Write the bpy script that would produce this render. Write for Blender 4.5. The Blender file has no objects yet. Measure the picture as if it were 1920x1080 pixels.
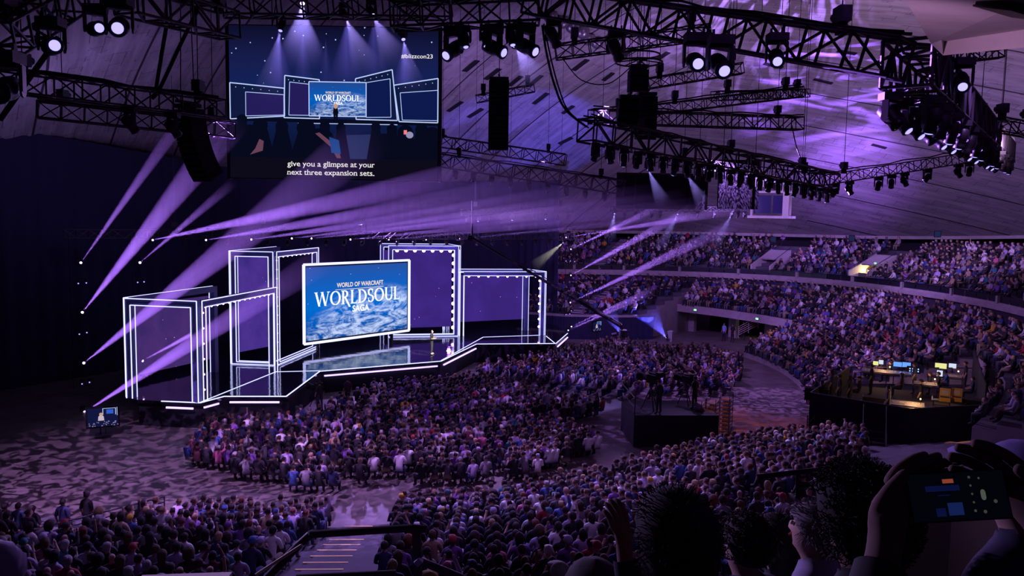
import bpy, bmesh, math, random
from mathutils import Vector, Matrix, Euler
import numpy as np
PI = math.pi
R = math.radians
random.seed(7)
S = bpy.context.scene
COL = S.collection

# ------------------------------------------------------------------ camera
FPX, CAMH, PITCH, ROLL = 1500.0, 12.0, R(-5.3), R(0.95)
FW = Vector((0, math.cos(PITCH), math.sin(PITCH)))
_u0 = Vector((1, 0, 0)).cross(FW)
RT = Vector((1, 0, 0)) * math.cos(ROLL) + _u0 * math.sin(ROLL)
UP = -Vector((1, 0, 0)) * math.sin(ROLL) + _u0 * math.cos(ROLL)
EYE = Vector((0, 0, CAMH))
cd = bpy.data.cameras.new('camera')
cam = bpy.data.objects.new('camera', cd)
COL.objects.link(cam)
cd.sensor_width = 36
cd.lens = 36 * FPX / 1920
cd.clip_end = 400
cd.clip_start = 0.05
m3 = Matrix((RT, UP, -FW)).transposed()
cam.matrix_world = Matrix.Translation(EYE) @ m3.to_4x4()
S.camera = cam

def ray(x, y):
    return FW + RT * ((x - 960) / FPX) + UP * ((540 - y) / FPX)
def atz(x, y, z):
    d = ray(x, y); return EYE + d * ((z - CAMH) / d.z)
def aty(x, y, Y):
    d = ray(x, y); return EYE + d * (Y / d.y)
def proj(p):
    v = Vector(p) - EYE; z = v.dot(FW)
    if z < 0.01: return (-1e4, -1e4, z)
    return (960 + FPX * v.dot(RT) / z, 540 - FPX * v.dot(UP) / z, z)

# ------------------------------------------------------------------ world and colour management
w = bpy.data.worlds.new('world'); S.world = w; w.use_nodes = True
w.node_tree.nodes['Background'].inputs[0].default_value = (0.10, 0.05, 0.30, 1)
w.node_tree.nodes['Background'].inputs[1].default_value = 0.0
S.view_settings.view_transform = 'Standard'
S.view_settings.look = 'None'
S.view_settings.gamma = 1
S.view_settings.exposure = 0.0
S.view_settings.use_curve_mapping = False
S.cycles.max_bounces = 5
S.cycles.diffuse_bounces = 2
S.cycles.glossy_bounces = 3
S.cycles.transmission_bounces = 2
S.cycles.volume_bounces = 0
S.cycles.transparent_max_bounces = 16
S.cycles.use_denoising = True
S.cycles.use_light_tree = True
S.cycles.sample_clamp_indirect = 3
S.cycles.caustics_reflective = False
S.cycles.caustics_refractive = False

# ------------------------------------------------------------------ materials
MATS = {}
def mat(name, color=(.5, .5, .5), rough=.7, metal=0.0, emit=None, strength=1.0, objcol=False, spec=None):
    if name in MATS: return MATS[name]
    m = bpy.data.materials.new(name); m.use_nodes = True
    nt = m.node_tree; b = nt.nodes['Principled BSDF']
    b.inputs['Base Color'].default_value = (*color, 1)
    b.inputs['Roughness'].default_value = rough
    b.inputs['Metallic'].default_value = metal
    if spec is not None: b.inputs['Specular IOR Level'].default_value = spec
    if emit is not None:
        b.inputs['Emission Color'].default_value = (*emit, 1)
        b.inputs['Emission Strength'].default_value = strength
    if objcol:
        oi = nt.nodes.new('ShaderNodeObjectInfo')
        nz = nt.nodes.new('ShaderNodeTexNoise'); nz.inputs['Scale'].default_value = 9
        tc = nt.nodes.new('ShaderNodeTexCoord'); nt.links.new(tc.outputs['Object'], nz.inputs['Vector'])
        mx = nt.nodes.new('ShaderNodeMixRGB'); mx.blend_type = 'MULTIPLY'; mx.inputs[0].default_value = .35
        nt.links.new(oi.outputs['Color'], mx.inputs[1]); nt.links.new(nz.outputs['Fac'], mx.inputs[2])
        nt.links.new(mx.outputs[0], b.inputs['Base Color'])
    MATS[name] = m
    return m
def emitmat(name, color=(1, 1, 1), strength=1, nolight=False):
    if name in MATS: return MATS[name]
    m = bpy.data.materials.new(name); m.use_nodes = True
    nt = m.node_tree; nt.nodes.clear()
    o = nt.nodes.new('ShaderNodeOutputMaterial'); e = nt.nodes.new('ShaderNodeEmission')
    e.inputs[0].default_value = (*color, 1); e.inputs[1].default_value = strength
    nt.links.new(e.outputs[0], o.inputs[0])
    if nolight: m.cycles.emission_sampling = 'NONE'
    MATS[name] = m
    return m

class NT:
    """short hand for wiring node trees"""
    def __init__(s, m):
        s.m = m; s.t = m.node_tree; s.n = s.t.nodes; s.l = s.t.links
    def add(s, typ, **kw):
        n = s.n.new(typ)
        for k, v in kw.items(): setattr(n, k, v)
        return n
    def math(s, op, a, b=None, clamp=False):
        n = s.n.new('ShaderNodeMath'); n.operation = op; n.use_clamp = clamp
        for i, v in enumerate((a, b)):
            if v is None: continue
            if isinstance(v, (int, float)): n.inputs[i].default_value = v
            else: s.l.new(v, n.inputs[i])
        return n.outputs[0]
    def ramp(s, fac, stops, interp='LINEAR'):
        n = s.n.new('ShaderNodeValToRGB'); n.color_ramp.interpolation = interp
        e = n.color_ramp.elements
        while len(e) < len(stops): e.new(.5)
        for el, (p, c) in zip(e, stops):
            el.position = p; el.color = (*c, 1) if len(c) == 3 else c
        s.l.new(fac, n.inputs[0]); return n.outputs[0]
    def mix(s, f, a, b, mode='MIX'):
        n = s.n.new('ShaderNodeMixRGB'); n.blend_type = mode
        for i, v in enumerate((f, a, b)):
            if isinstance(v, (int, float)): n.inputs[i].default_value = v
            elif isinstance(v, tuple): n.inputs[i].default_value = (*v, 1)
            else: s.l.new(v, n.inputs[i])
        return n.outputs[0]
    def noise(s, vec, scale, detail=4, rough=.5, dist=0):
        n = s.n.new('ShaderNodeTexNoise')
        n.inputs['Scale'].default_value = scale; n.inputs['Detail'].default_value = detail
        n.inputs['Roughness'].default_value = rough; n.inputs['Distortion'].default_value = dist
        if vec is not None: s.l.new(vec, n.inputs['Vector'])
        return n.outputs['Fac']
    def mapping(s, vec, scale=(1, 1, 1), rot=(0, 0, 0), loc=(0, 0, 0)):
        n = s.n.new('ShaderNodeMapping'); s.l.new(vec, n.inputs['Vector'])
        n.inputs['Scale'].default_value = scale; n.inputs['Rotation'].default_value = rot; n.inputs['Location'].default_value = loc
        return n.outputs[0]

black = mat('black_paint', (.010, .009, .012), .75, spec=.25)
blackm = mat('black_metal', (.05, .045, .055), .45, .6)
darkfab = mat('black_drape', (.010, .009, .016), .95)
steel = mat('dark_steel', (.035, .033, .04), .4, .7)
white_neon = emitmat('neon_white', (.50, .52, 1.0), 2.0)
violet_neon = emitmat('neon_violet', (.52, .34, 1.0), 2.6)
bulb_m = emitmat('bulb_violet', (.66, .34, 1.0), 9, True)
lens_on = emitmat('lens_lit', (.30, .26, 1.0), 2.2, True)
lens_hot = emitmat('lens_hot', (.70, .42, 1.0), 7, True)
lens_off = mat('lens_glass', (.03, .03, .05), .08)
person_m = mat('fabric_and_skin', objcol=True, rough=.85)

# ------------------------------------------------------------------ mesh builder
class MB:
    def __init__(s): s.v = []; s.f = []; s.mi = []; s.sm = []
    def add(s, vs, fs, mi=0, smooth=False):
        o = len(s.v); s.v += [tuple(v) for v in vs]
        for f in fs: s.f.append(tuple(o + i for i in f)); s.mi.append(mi); s.sm.append(smooth)
    def box(s, c, size, rot=None, mi=0):
        x, y, z = (d / 2 for d in size)
        vs = [Vector(p) for p in ((-x,-y,-z),(x,-y,-z),(x,y,-z),(-x,y,-z),(-x,-y,z),(x,-y,z),(x,y,z),(-x,y,z))]
        if rot is not None:
            q = rot if isinstance(rot, Matrix) else Euler(rot).to_matrix()
            vs = [q @ v for v in vs]
        c = Vector(c)
        s.add([v + c for v in vs], ((0,3,2,1),(4,5,6,7),(0,1,5,4),(1,2,6,5),(2,3,7,6),(3,0,4,7)), mi)
    def bar(s, p0, p1, wd, ht=None, up=(0, 0, 1), mi=0):
        p0, p1 = Vector(p0), Vector(p1); ht = ht or wd
        d = p1 - p0; L = d.length
        if L < 1e-6: return
        d /= L; up = Vector(up)
        if abs(d.dot(up)) > .98: up = Vector((0, 1, 0))
        x = d.cross(up).normalized(); z = x.cross(d)
        s.box((p0 + p1) / 2, (wd, L, ht), Matrix((x, d, z)).transposed(), mi)
    def tube(s, p0, p1, r, n=6, r1=None, mi=0, cap=True, smooth=True):
        p0, p1 = Vector(p0), Vector(p1); r1 = r if r1 is None else r1
        d = p1 - p0
        if d.length < 1e-6: return
        d.normalize(); a = d.orthogonal().normalized(); b = d.cross(a)
        ring = [a * math.cos(2*PI*i/n) + b * math.sin(2*PI*i/n) for i in range(n)]
        vs = [p0 + q * r for q in ring] + [p1 + q * r1 for q in ring]
        s.add(vs, [(i, (i+1) % n, n + (i+1) % n, n + i) for i in range(n)], mi, smooth)
        if cap: s.add(vs, [tuple(range(n))[::-1], tuple(range(n, 2*n))], mi)
    def path(s, pts, r, n=5, mi=0):
        for a, b in zip(pts[:-1], pts[1:]): s.tube(a, b, r, n, mi=mi)
    def lathe(s, prof, n=14, M=None, mi=0, smooth=True):
        """prof: (r, z) pairs revolved about z, then moved by matrix M"""
        M = M or Matrix.Identity(4); vs = []
        for r, z in prof:
            for i in range(n): vs.append(M @ Vector((r*math.cos(2*PI*i/n), r*math.sin(2*PI*i/n), z)))
        fs = [(k*n+i, k*n+(i+1) % n, (k+1)*n+(i+1) % n, (k+1)*n+i) for k in range(len(prof)-1) for i in range(n)]
        s.add(vs, fs, mi, smooth)
        s.add(vs[:n], [tuple(range(n))[::-1]], mi); s.add(vs[-n:], [tuple(range(n))], mi)
    def ball(s, c, r, n=8, k=5, mi=0, sc=(1, 1, 1)):
        c = Vector(c); vs = []; fs = []
        for j in range(1, k):
            t = PI * j / k
            for i in range(n):
                vs.append(c + Vector((r*sc[0]*math.sin(t)*math.cos(2*PI*i/n), r*sc[1]*math.sin(t)*math.sin(2*PI*i/n), r*sc[2]*math.cos(t))))
        vs += [c + Vector((0, 0, r*sc[2])), c - Vector((0, 0, r*sc[2]))]
        for j in range(k-2):
            for i in range(n): fs.append((j*n+i, (j+1)*n+i, (j+1)*n+(i+1) % n, j*n+(i+1) % n))
        T = (k-1)*n
        for i in range(n):
            fs.append((T, i, (i+1) % n)); fs.append((T+1, (k-2)*n+(i+1) % n, (k-2)*n+i))
        s.add(vs, fs, mi, True)
    def poly(s, pts, mi=0): s.add(pts, [tuple(range(len(pts)))], mi)
    def prism(s, pts, z0, z1, mi=0):
        n = len(pts)
        vs = [(p[0], p[1], z0) for p in pts] + [(p[0], p[1], z1) for p in pts]
        fs = [tuple(range(n))[::-1], tuple(range(n, 2*n))] + [(i, (i+1) % n, n+(i+1) % n, n+i) for i in range(n)]
        s.add(vs, fs, mi)
    def build(s, name, mats, parent=None, loc=None):
        me = bpy.data.meshes.new(name)
        off = Vector(loc) if loc is not None else Vector((0, 0, 0))
        me.from_pydata([tuple(Vector(v) - off) for v in s.v] if loc is not None else s.v, [], s.f)
        for m in (mats if isinstance(mats, (list, tuple)) else [mats]): me.materials.append(m)
        me.polygons.foreach_set('material_index', s.mi)
        me.polygons.foreach_set('use_smooth', s.sm)
        me.update()
        o = bpy.data.objects.new(name, me); COL.objects.link(o)
        if loc is not None: o.location = off
        if parent is not None:
            o.parent = parent
        return o

def tag(o, label=None, cat=None, group=None, kind=None):
    if label: o['label'] = label
    if cat: o['category'] = cat
    if group: o['group'] = group
    if kind: o['kind'] = kind
    return o
def empty(name, loc=(0, 0, 0), rz=0):
    o = bpy.data.objects.new(name, None); COL.objects.link(o)
    o.location = loc; o.rotation_euler = (0, 0, rz); o.empty_display_size = .2
    return o
def copy_tree(o, parent=None, kids=None):
    c = o.copy(); COL.objects.link(c)
    if parent is not None: c.parent = parent
    for ch in o.children: copy_tree(ch, c)
    return c
def localM(o, M):
    o.matrix_local = M
ORD = 'first second third fourth fifth sixth seventh eighth ninth tenth eleventh twelfth thirteenth fourteenth fifteenth sixteenth seventeenth eighteenth nineteenth twentieth'.split()
TENS = {20: 'twenty', 30: 'thirty', 40: 'forty', 50: 'fifty', 60: 'sixty', 70: 'seventy'}
CARD = 'zero one two three four five six seven eight nine ten eleven twelve thirteen fourteen fifteen sixteen seventeen eighteen nineteen'.split()
def card(n):
    return CARD[n] if n < 20 else (TENS.get(n // 10 * 10, 'eighty') + ('-' + CARD[n % 10] if n % 10 else ''))
def ordw(n):      # 1-based
    return ORD[n-1] if n <= 20 else TENS.get(n // 10 * 10, 'eighty') + '-' + ORD[n % 10 - 1] if n % 10 else card(n)[:-1] + 'ieth'

def spot(name, loc, target, power, color, angle, blend=.3, size=.1, parent=None, gobo=None):
    l = bpy.data.lights.new(name, 'SPOT'); l.energy = power; l.color = color
    l.spot_size = angle; l.spot_blend = blend; l.shadow_soft_size = size
    o = bpy.data.objects.new(name, l); COL.objects.link(o)
    d = Vector(target) - Vector(loc)
    o.location = loc; o.rotation_euler = d.to_track_quat('-Z', 'Y').to_euler()
    if gobo:
        l.use_nodes = True; t = l.node_tree
        em = t.nodes['Emission']
        tc = t.nodes.new('ShaderNodeTexCoord'); mp = t.nodes.new('ShaderNodeMapping')
        t.links.new(tc.outputs['Normal'], mp.inputs[0]); mp.inputs['Scale'].default_value = gobo['scale']
        mp.inputs['Location'].default_value = gobo.get('loc', (0, 0, 0))
        mp.inputs['Rotation'].default_value = gobo.get('rot', (0, 0, 0))
        nz = t.nodes.new('ShaderNodeTexNoise'); nz.inputs['Scale'].default_value = 1; nz.inputs['Detail'].default_value = gobo.get('detail', 2)
        nz.inputs['Distortion'].default_value = gobo.get('dist', .4)
        t.links.new(mp.outputs[0], nz.inputs['Vector'])
        mr = t.nodes.new('ShaderNodeMapRange'); mr.inputs[1].default_value = gobo.get('lo', .42); mr.inputs[2].default_value = gobo.get('hi', .58)
        mr.inputs[3].default_value = gobo.get('min', .06); mr.inputs[4].default_value = 1
        t.links.new(nz.outputs['Fac'], mr.inputs[0]); t.links.new(mr.outputs[0], em.inputs['Strength'])
    return o
def area(name, loc, target, power, color, sx, sy):
    l = bpy.data.lights.new(name, 'AREA'); l.energy = power; l.color = color; l.shape = 'RECTANGLE'; l.size = sx; l.size_y = sy
    o = bpy.data.objects.new(name, l); COL.objects.link(o)
    o.location = loc; o.rotation_euler = (Vector(target) - Vector(loc)).to_track_quat('-Z', 'Y').to_euler()
    return o

# ------------------------------------------------------------------ lighting of the hall
# polar plan about the stage centre
SC = Vector((-7, 58, 0))
def P(r, a, z=0.0):
    return Vector((SC.x + r * math.cos(R(a)), SC.y + r * math.sin(R(a)), z))
LAV = (.62, .40, 1.0); VIO = (.36, .14, 1.0); PNK = (.80, .42, .95)
# uplights on the dome, all hung beyond the trusses so that these stay dark against it
for (p, q, e, c) in (
    ((-6, 57, 13.5), (-4, 78, 20), 6000, (.46, .28, 1.0)), ((12, 60, 15), (10, 74, 24), 4200, (.56, .36, .98)),
    ((30, 62, 13), (40, 80, 17), 4200, (.48, .30, 1.0)), ((26, 50, 19), (30, 58, 27), 5200, (.66, .42, .85)),
    ((40, 50, 14), (46, 60, 20), 3600, (.58, .34, 1.0)), ((12, 44, 22), (14, 52, 29), 1500, (.56, .36, .98)),
    ((-22, 44, 14), (-27, 54, 20), 1300, (.42, .28, .95)), ((24, 22, 17), (30, 26, 22), 900, (.66, .42, .85)),
):
    spot('dome_wash', p, q, e, c, R(150), 1, .8)
# crowd washes from the rig, plus one spot added for a wall
for (p, q, e, c, g) in (
    ((4, 36, 17), (5, 44, 0), 9500, (.44, .20, 1.0), 1),
    ((-8, 26, 17), (-9, 33, 0), 9500, (.54, .26, .95), 2),
    ((-15, 24, 17), (-15.5, 33.5, 0), 21000, (.62, .32, .95), 3),
    ((14, 52, 16), (17, 58, 0), 11000, (.48, .22, 1.0), 4),
    ((2, 54, 16), (4, 60, 0), 8500, (.42, .18, 1.0), 5),
):
    spot('floor_gobo', p, q, e, c, R({3: 58, 2: 72}.get(g, 80)), .5, .01, gobo=dict(scale=(46, 46, 46), loc=(g * 3.1, g, 0), lo=.46, hi=.57, min=.03, dist=.6, detail=2))
for (p, q, e, c, an) in (
    ((0, 46, 14.5), (-2, 25, 2), 13000, (.56, .30, 1.0), 75), ((-12, 66, 12.5), (0, 44, 0), 11000, (.46, .24, 1.0), 70), ((10, 52, 15), (12, 30, 2), 10000, (.56, .30, 1.0), 60), ((20, 44, 9), (25, 39.5, 2), 500, (.5, .3, .95), 60),  # last spot has no fixture, added to brighten the side tier's front wall
    ((2, 17, 17), (-3, 28, 2), 1300, (.52, .26, .95), 80), ((13, 22, 17), (12, 33, 2), 1000, (.50, .24, .95), 80), ((-14, 20, 16), (-14, 28, 1), 1000, (.52, .26, .95), 70),
    ((8, 58, 15), (25, 60, 3), 5200, (.50, .24, 1.0), 80), ((6, 62, 14), (14, 84, 4), 6800, (.46, .20, 1.0), 75), ((14, 60, 14), (34, 78, 7), 8500, (.46, .23, 1.0), 80), ((10, 44, 15), (36, 52, 6), 5200, (.50, .26, .98), 70),
):
    spot('seat_wall_wash', p, q, e, c, R(an), .7, .3)

# ------------------------------------------------------------------ hall shell
def lerpf(keys):
    def f(a):
        if a <= keys[0][0]: return keys[0][1]
        for (a0, v0), (a1, v1) in zip(keys[:-1], keys[1:]):
            if a <= a1:
                t = (a - a0) / (a1 - a0); return v0 + (v1 - v0) * t
        return keys[-1][1]
    return f
Rf = lerpf([(-40, 40), (-10, 41.7), (0, 42.3), (8, 42.6), (27, 42.8), (37, 41), (45, 38.4), (56, 34), (66, 30.4), (76, 29)])
Rn = lerpf([(-118, 31), (-101, 29.4), (-90, 29.1), (-84, 28.6), (-78, 28.1), (-68, 26.8), (-59, 25.9), (-50, 25.6), (-41, 27.2), (-36, 29)])

def floor_mat():
    m = mat('polished_concrete', (.30, .26, .26), .38, spec=.3); n = NT(m); b = n.n['Principled BSDF']
    tc = n.add('ShaderNodeTexCoord')
    f = n.noise(tc.outputs['Object'], .8, 6, .65)
    c = n.ramp(f, [(.3, (.10, .082, .078)), (.7, (.24, .20, .19))])
    n.l.new(c, b.inputs['Base Color'])
    g = n.noise(tc.outputs['Object'], 2.2, 5, .6)
    r = n.math('MULTIPLY_ADD', g, .25); n.l.new(r, b.inputs['Roughness'])
    r.node.inputs[2].default_value = .36
    return m
def concrete(name, c, scale=1.5):
    m = mat(name, c, .85); n = NT(m); b = n.n['Principled BSDF']
    tc = n.add('ShaderNodeTexCoord'); f = n.noise(tc.outputs['Object'], scale, 6, .65)
    n.l.new(n.ramp(f, [(.25, tuple(x * .75 for x in c)), (.75, tuple(min(1, x * 1.15) for x in c))]), b.inputs['Base Color'])
    return m
conc = concrete('painted_concrete', (.42, .36, .36))
cream = concrete('cream_plaster', (.62, .55, .54), .6)
stepm = concrete('dark_step_concrete', (.10, .09, .11))

mb = MB(); mb.poly([(-60, -12, 0), (75, -12, 0), (75, 120, 0), (-60, 120, 0)])
tag(mb.build('floor', floor_mat()), kind='structure')

# dome
DC = Vector((13, 46, 0)); DR = 56.0
def rimz(x, y):
    a = math.degrees(math.atan2(y - DC.y, x - DC.x))
    t = min(1, max(0, (62 - a) / 50.0)) if a > -100 else 1
    t = t * t * (3 - 2 * t)
    return 10.1 + 1.7 * t
def domez(x, y):
    r2 = ((x - DC.x)**2 + (y - DC.y)**2) / DR**2
    return rimz(x, y) + 19.0 * (1 - r2)
def dome_hit(px, py):
    d = ray(px, py); t = 5.0
    while t < 200:
        p = EYE + d * t
        if p.z > domez(p.x, p.y): return p
        t += .05
    return None
def dome_material():
    m = mat('dome_plaster', (.5, .46, .46), .9); n = NT(m); b = n.n['Principled BSDF']
    tc = n.add('ShaderNodeTexCoord'); sx = n.add('ShaderNodeSeparateXYZ'); n.l.new(tc.outputs['Object'], sx.inputs[0])
    x2 = n.math('MULTIPLY', sx.outputs[0], sx.outputs[0]); y2 = n.math('MULTIPLY', sx.outputs[1], sx.outputs[1])
    r = n.math('SQRT', n.math('ADD', x2, y2))
    a = n.math('MULTIPLY', n.math('ARCTAN2', sx.outputs[1], sx.outputs[0]), 30)
    # ring seams
    # seams follow the shell's two fields of ribs, with a plain fold between them
    az = n.math('ARCTAN2', sx.outputs[1], sx.outputs[0])
    leftf = n.math('GREATER_THAN', n.math('ADD', az, n.math('MULTIPLY', n.math('LESS_THAN', az, -1.2), 6.2832)), R(85))
    rightf = n.math('MULTIPLY', n.math('LESS_THAN', az, R(66)), n.math('GREATER_THAN', az, -1.2))
    s1 = n.math('ADD', n.math('MULTIPLY', sx.outputs[0], .81), n.math('MULTIPLY', sx.outputs[1], .59))
    p1 = n.math('SUBTRACT', n.math('MULTIPLY', sx.outputs[0], .59), n.math('MULTIPLY', sx.outputs[1], .81))
    bend = n.math('MULTIPLY', n.math('POWER', n.math('MAXIMUM', n.math('SUBTRACT', sx.outputs[0], 12), 0), 2), .006)
    s2 = n.math('ADD', sx.outputs[1], bend)
    def seamline(v, per, off):
        return n.math('LESS_THAN', n.math('ABSOLUTE', n.math('SUBTRACT', n.math('FRACT', n.math('DIVIDE', n.math('ADD', v, off), per)), .5)), .014)
    seam = n.math('MAXIMUM', n.math('MULTIPLY', seamline(s1, 5.4, 2.2), leftf), n.math('MULTIPLY', seamline(s2, 5.4, 1.9), rightf))
    sa = n.math('ADD', n.math('MULTIPLY', s1, leftf), n.math('MULTIPLY', s2, n.math('SUBTRACT', 1, leftf)))
    ta = n.math('ADD', n.math('MULTIPLY', p1, leftf), n.math('MULTIPLY', sx.outputs[0], n.math('SUBTRACT', 1, leftf)))
    # cracked acoustic panels
    cv = n.add('ShaderNodeCombineXYZ'); n.l.new(ta, cv.inputs[0]); n.l.new(sa, cv.inputs[1])
    br = n.add('ShaderNodeTexBrick'); n.l.new(cv.outputs[0], br.inputs['Vector'])
    br.inputs['Scale'].default_value = 1; br.inputs['Brick Width'].default_value = 1.5; br.inputs['Row Height'].default_value = .75
    br.inputs['Mortar Size'].default_value = .022; br.inputs['Color1'].default_value = (.48, .43, .43, 1); br.inputs['Color2'].default_value = (.40, .36, .37, 1)
    br.inputs['Mortar'].default_value = (.16, .13, .15, 1); br.inputs['Bias'].default_value = .2
    gate = n.math('GREATER_THAN', n.noise(cv.outputs[0], .55, 3), .52)
    base = n.mix(gate, (.45, .40, .41), br.outputs['Color'])
    mp = n.mapping(cv.outputs[0], (.06, .6, 1))
    stain = n.noise(mp, 2.5, 6, .65)
    base = n.mix(.85, base, n.ramp(stain, [(.3, (.42, .4, .42)), (.65, (1, 1, 1))]), 'MULTIPLY')
    base = n.mix(seam, base, (.03, .025, .03))
    n.l.new(base, b.inputs['Base Color'])
    return m
dm = dome_material()
# violet breakup streaks and glows thrown on the dome
for (px, py, src, e, an, gb, c) in (
    (1560, 165, (20, 52, 17), 150000, 44, dict(scale=(4, 15, 5), rot=(0, 0, R(15)), lo=.48, hi=.62, min=.0, dist=1.2), (.29, .12, 1.0)),
    (1430, 40, (16, 46, 19), 60000, 50, dict(scale=(14, 5, 5), rot=(0, 0, R(-20)), lo=.50, hi=.60, min=.0, dist=1.5), (.40, .22, 1.0)),
    (1240, 90, (10, 50, 17), 14000, 40, dict(scale=(4, 9, 6), rot=(0, 0, R(40)), lo=.50, hi=.56, min=.0, dist=2.0), (.38, .18, 1.0)),
    (1600, 305, (27, 66, 14), 30000, 42, None, (.34, .15, 1.0)),
    (1500, 385, (26, 68, 11), 6000, 50, None, (.40, .18, 1.0)),
    (1850, 40, (22, 36, 15), 3500, 60, None, (.85, .50, .95)),
):
    h = dome_hit(px, py); spot('dome_streak', src, h, e, c, R(an), .9, .05, gobo=gb)
mb = MB(); na, nr = 120, 36
vs = []
for j in range(nr + 1):
    r = DR * j / nr
    for i in range(na):
        a = 2 * PI * i / na; x, y = r * math.cos(a), r * math.sin(a)
        vs.append((x, y, domez(x + DC.x, y + DC.y)))
fs = [(j*na+i, j*na+(i+1) % na, (j+1)*na+(i+1) % na, (j+1)*na+i) for j in range(nr) for i in range(na)]
mb.add(vs, fs, 0, True)
o = mb.build('ceiling', dm); o.location = (DC.x, DC.y, 0); tag(o, kind='structure')
# soffit lip under the rim, dark wall behind the upper seats
mb = MB(); lip = []
for i in range(na + 1):
    a = 2*PI*i/na; c, s = math.cos(a), math.sin(a)
    x, y = DC.x + DR*c, DC.y + DR*s; z = rimz(x, y)
    lip.append(((x, y, z+.2), (x, y, z-.35), (DC.x+(DR+1.2)*c, DC.y+(DR+1.2)*s, z-.35), (DC.x+(DR+1.2)*c, DC.y+(DR+1.2)*s, z+.5)))
for A, B in zip(lip[:-1], lip[1:]):
    for k in range(3): mb.add([A[k], B[k], B[k+1], A[k+1]], [(0, 1, 2, 3)])
tag(mb.build('trim_1', cream), kind='structure')
mb = MB()
for i in range(na):
    q = []
    for k in (i, i+1):
        a = 2*PI*k/na; x, y = DC.x + (DR+6)*math.cos(a), DC.y + (DR+6)*math.sin(a); q.append((x, y))
    mb.add([(*q[0], 0), (*q[1], 0), (*q[1], 18), (*q[0], 18)], [(0, 1, 2, 3)])
tag(mb.build('wall_round', mat('dark_wall', (.035, .03, .045), .9)), kind='structure')

# ------------------------------------------------------------------ seating tiers (structure)
def tier(name, a0, a1, ri, zi, ro, zo, rows, mats, wall=True, step=2.0):
    """stepped ring sector; returns its rows as (radius function, z)"""
    mb = MB(); na = max(2, int((a1 - a0) / step)); out = []
    for k in range(rows):
        t0, t1 = k / rows, (k + 1) / rows; z = zi + (zo - zi) * (k / max(1, rows - 1))
        rf = (lambda a, t=(t0 + t1) / 2: ri(a) + (ro(a) - ri(a)) * t)
        out.append((rf, z))
        zp = zi + (zo - zi) * ((k - 1) / max(1, rows - 1)) if k else (0 if wall else zi - .35)
        for i in range(na):
            b0, b1 = a0 + (a1 - a0) * i / na, a0 + (a1 - a0) * (i + 1) / na
            f = lambda a, t: ri(a) + (ro(a) - ri(a)) * t
            A0, A1 = P(f(b0, t0), b0, z), P(f(b1, t0), b1, z)
            B0, B1 = P(f(b0, t1), b0, z), P(f(b1, t1), b1, z)
            mb.add([A0, B0, B1, A1], [(0, 1, 2, 3)], 0)
            mb.add([P(f(b0, t0), b0, zp), A0, A1, P(f(b1, t0), b1, zp)], [(0, 1, 2, 3)], 1 if (k == 0 and wall) else 0)
    for a in (a0, a1):   # side walls
        for k in range(rows):
            t0, t1 = k / rows, (k + 1) / rows; z = zi + (zo - zi) * (k / max(1, rows - 1)); f = lambda t: ri(a) + (ro(a) - ri(a)) * t
            mb.add([P(f(t0), a, 0), P(f(t1), a, 0), P(f(t1), a, z), P(f(t0), a, z)], [(0, 1, 2, 3)], 1)
    o = mb.build(name, mats); tag(o, kind='structure')
    return out
Ro = lambda a: Rf(a) - 1.6
RI = lerpf([(-30, 27), (-24, 26.6), (-13, 27.2), (2, 28), (12, 28.6), (20, 29), (30, 30)])
RF_ = lerpf([(40, 31.5), (44, 28), (48, 25.2), (57, 22.6), (70, 22)])
ROWS = {}
ROWS['right_back'] = tier('floor_tier_right_back', -27, -15, lambda a: 36.9, 3.7, Ro, 4.6, 3, [stepm, conc])
ROWS['right'] = tier('floor_tier_right', -15, 21, RI, .45, Ro, 4.6, 13, [stepm, conc])
ROWS['side'] = tier('floor_tier_side', -42, -27, lambda a: 36.2, 3.2, lambda a: 43.5, 5.0, 8, [stepm, conc])
ROWS['tunnel'] = tier('floor_tier_tunnel', 21, 45, lambda a: 34.2, 2.9, lambda a: Rf(a) - 1.2, 4.5, 5, [stepm, conc], wall=False)
ROWS['far'] = tier('floor_tier_far', 45, 70, RF_, 2.4, lambda a: Rf(a) - .6, 4.5, 7, [stepm, conc])
nearR = lambda a: Rn(a) + 15.2
ROWS['near'] = tier('floor_tier_near', -126, -38, Rn, .2, nearR, 3.6, 16, [stepm, conc], step=1.5)
ROWS['balcony'] = tier('floor_balcony', -30, 72, lambda a: Rf(a) + .5, 6.15, lambda a: Rf(a) + 9.2, 8.9, 9, [stepm, conc], wall=False)

# tunnel mouth: deep header, side piers, dark interior and lit columns
mb = MB()
for i in range(12):
    b0, b1 = 21 + 2*i, 23 + 2*i
    for (r0, z0, z1) in ((34.1, 2.25, 3.0),):
        mb.add([P(r0, b0, z0), P(r0, b1, z0), P(r0, b1, z1), P(r0, b0, z1)], [(0, 1, 2, 3)])
        mb.add([P(r0, b0, z0), P(r0, b1, z0), P(r0+8, b1, z0), P(r0+8, b0, z0)], [(0, 1, 2, 3)])
        mb.add([P(r0, b0, z1), P(r0, b1, z1), P(r0+.25, b1, z1), P(r0+.25, b0, z1)], [(0, 1, 2, 3)])
tag(mb.build('trim_2', conc), kind='structure')
mb = MB()
for a in (44.6, 36.5, 29.5, 22):
    mb.box(P(36.5, a, 1.12), (.5, .9, 2.24), (0, 0, R(a)))
tag(mb.build('wall_tunnel', conc), kind='structure')
mb = MB()
for i in range(12):
    b0, b1 = 21 + 2*i, 23 + 2*i
    mb.add([P(40.5, b0, 0), P(40.5, b1, 0), P(40.5, b1, 4.4), P(40.5, b0, 4.4)], [(0, 1, 2, 3)])
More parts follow.
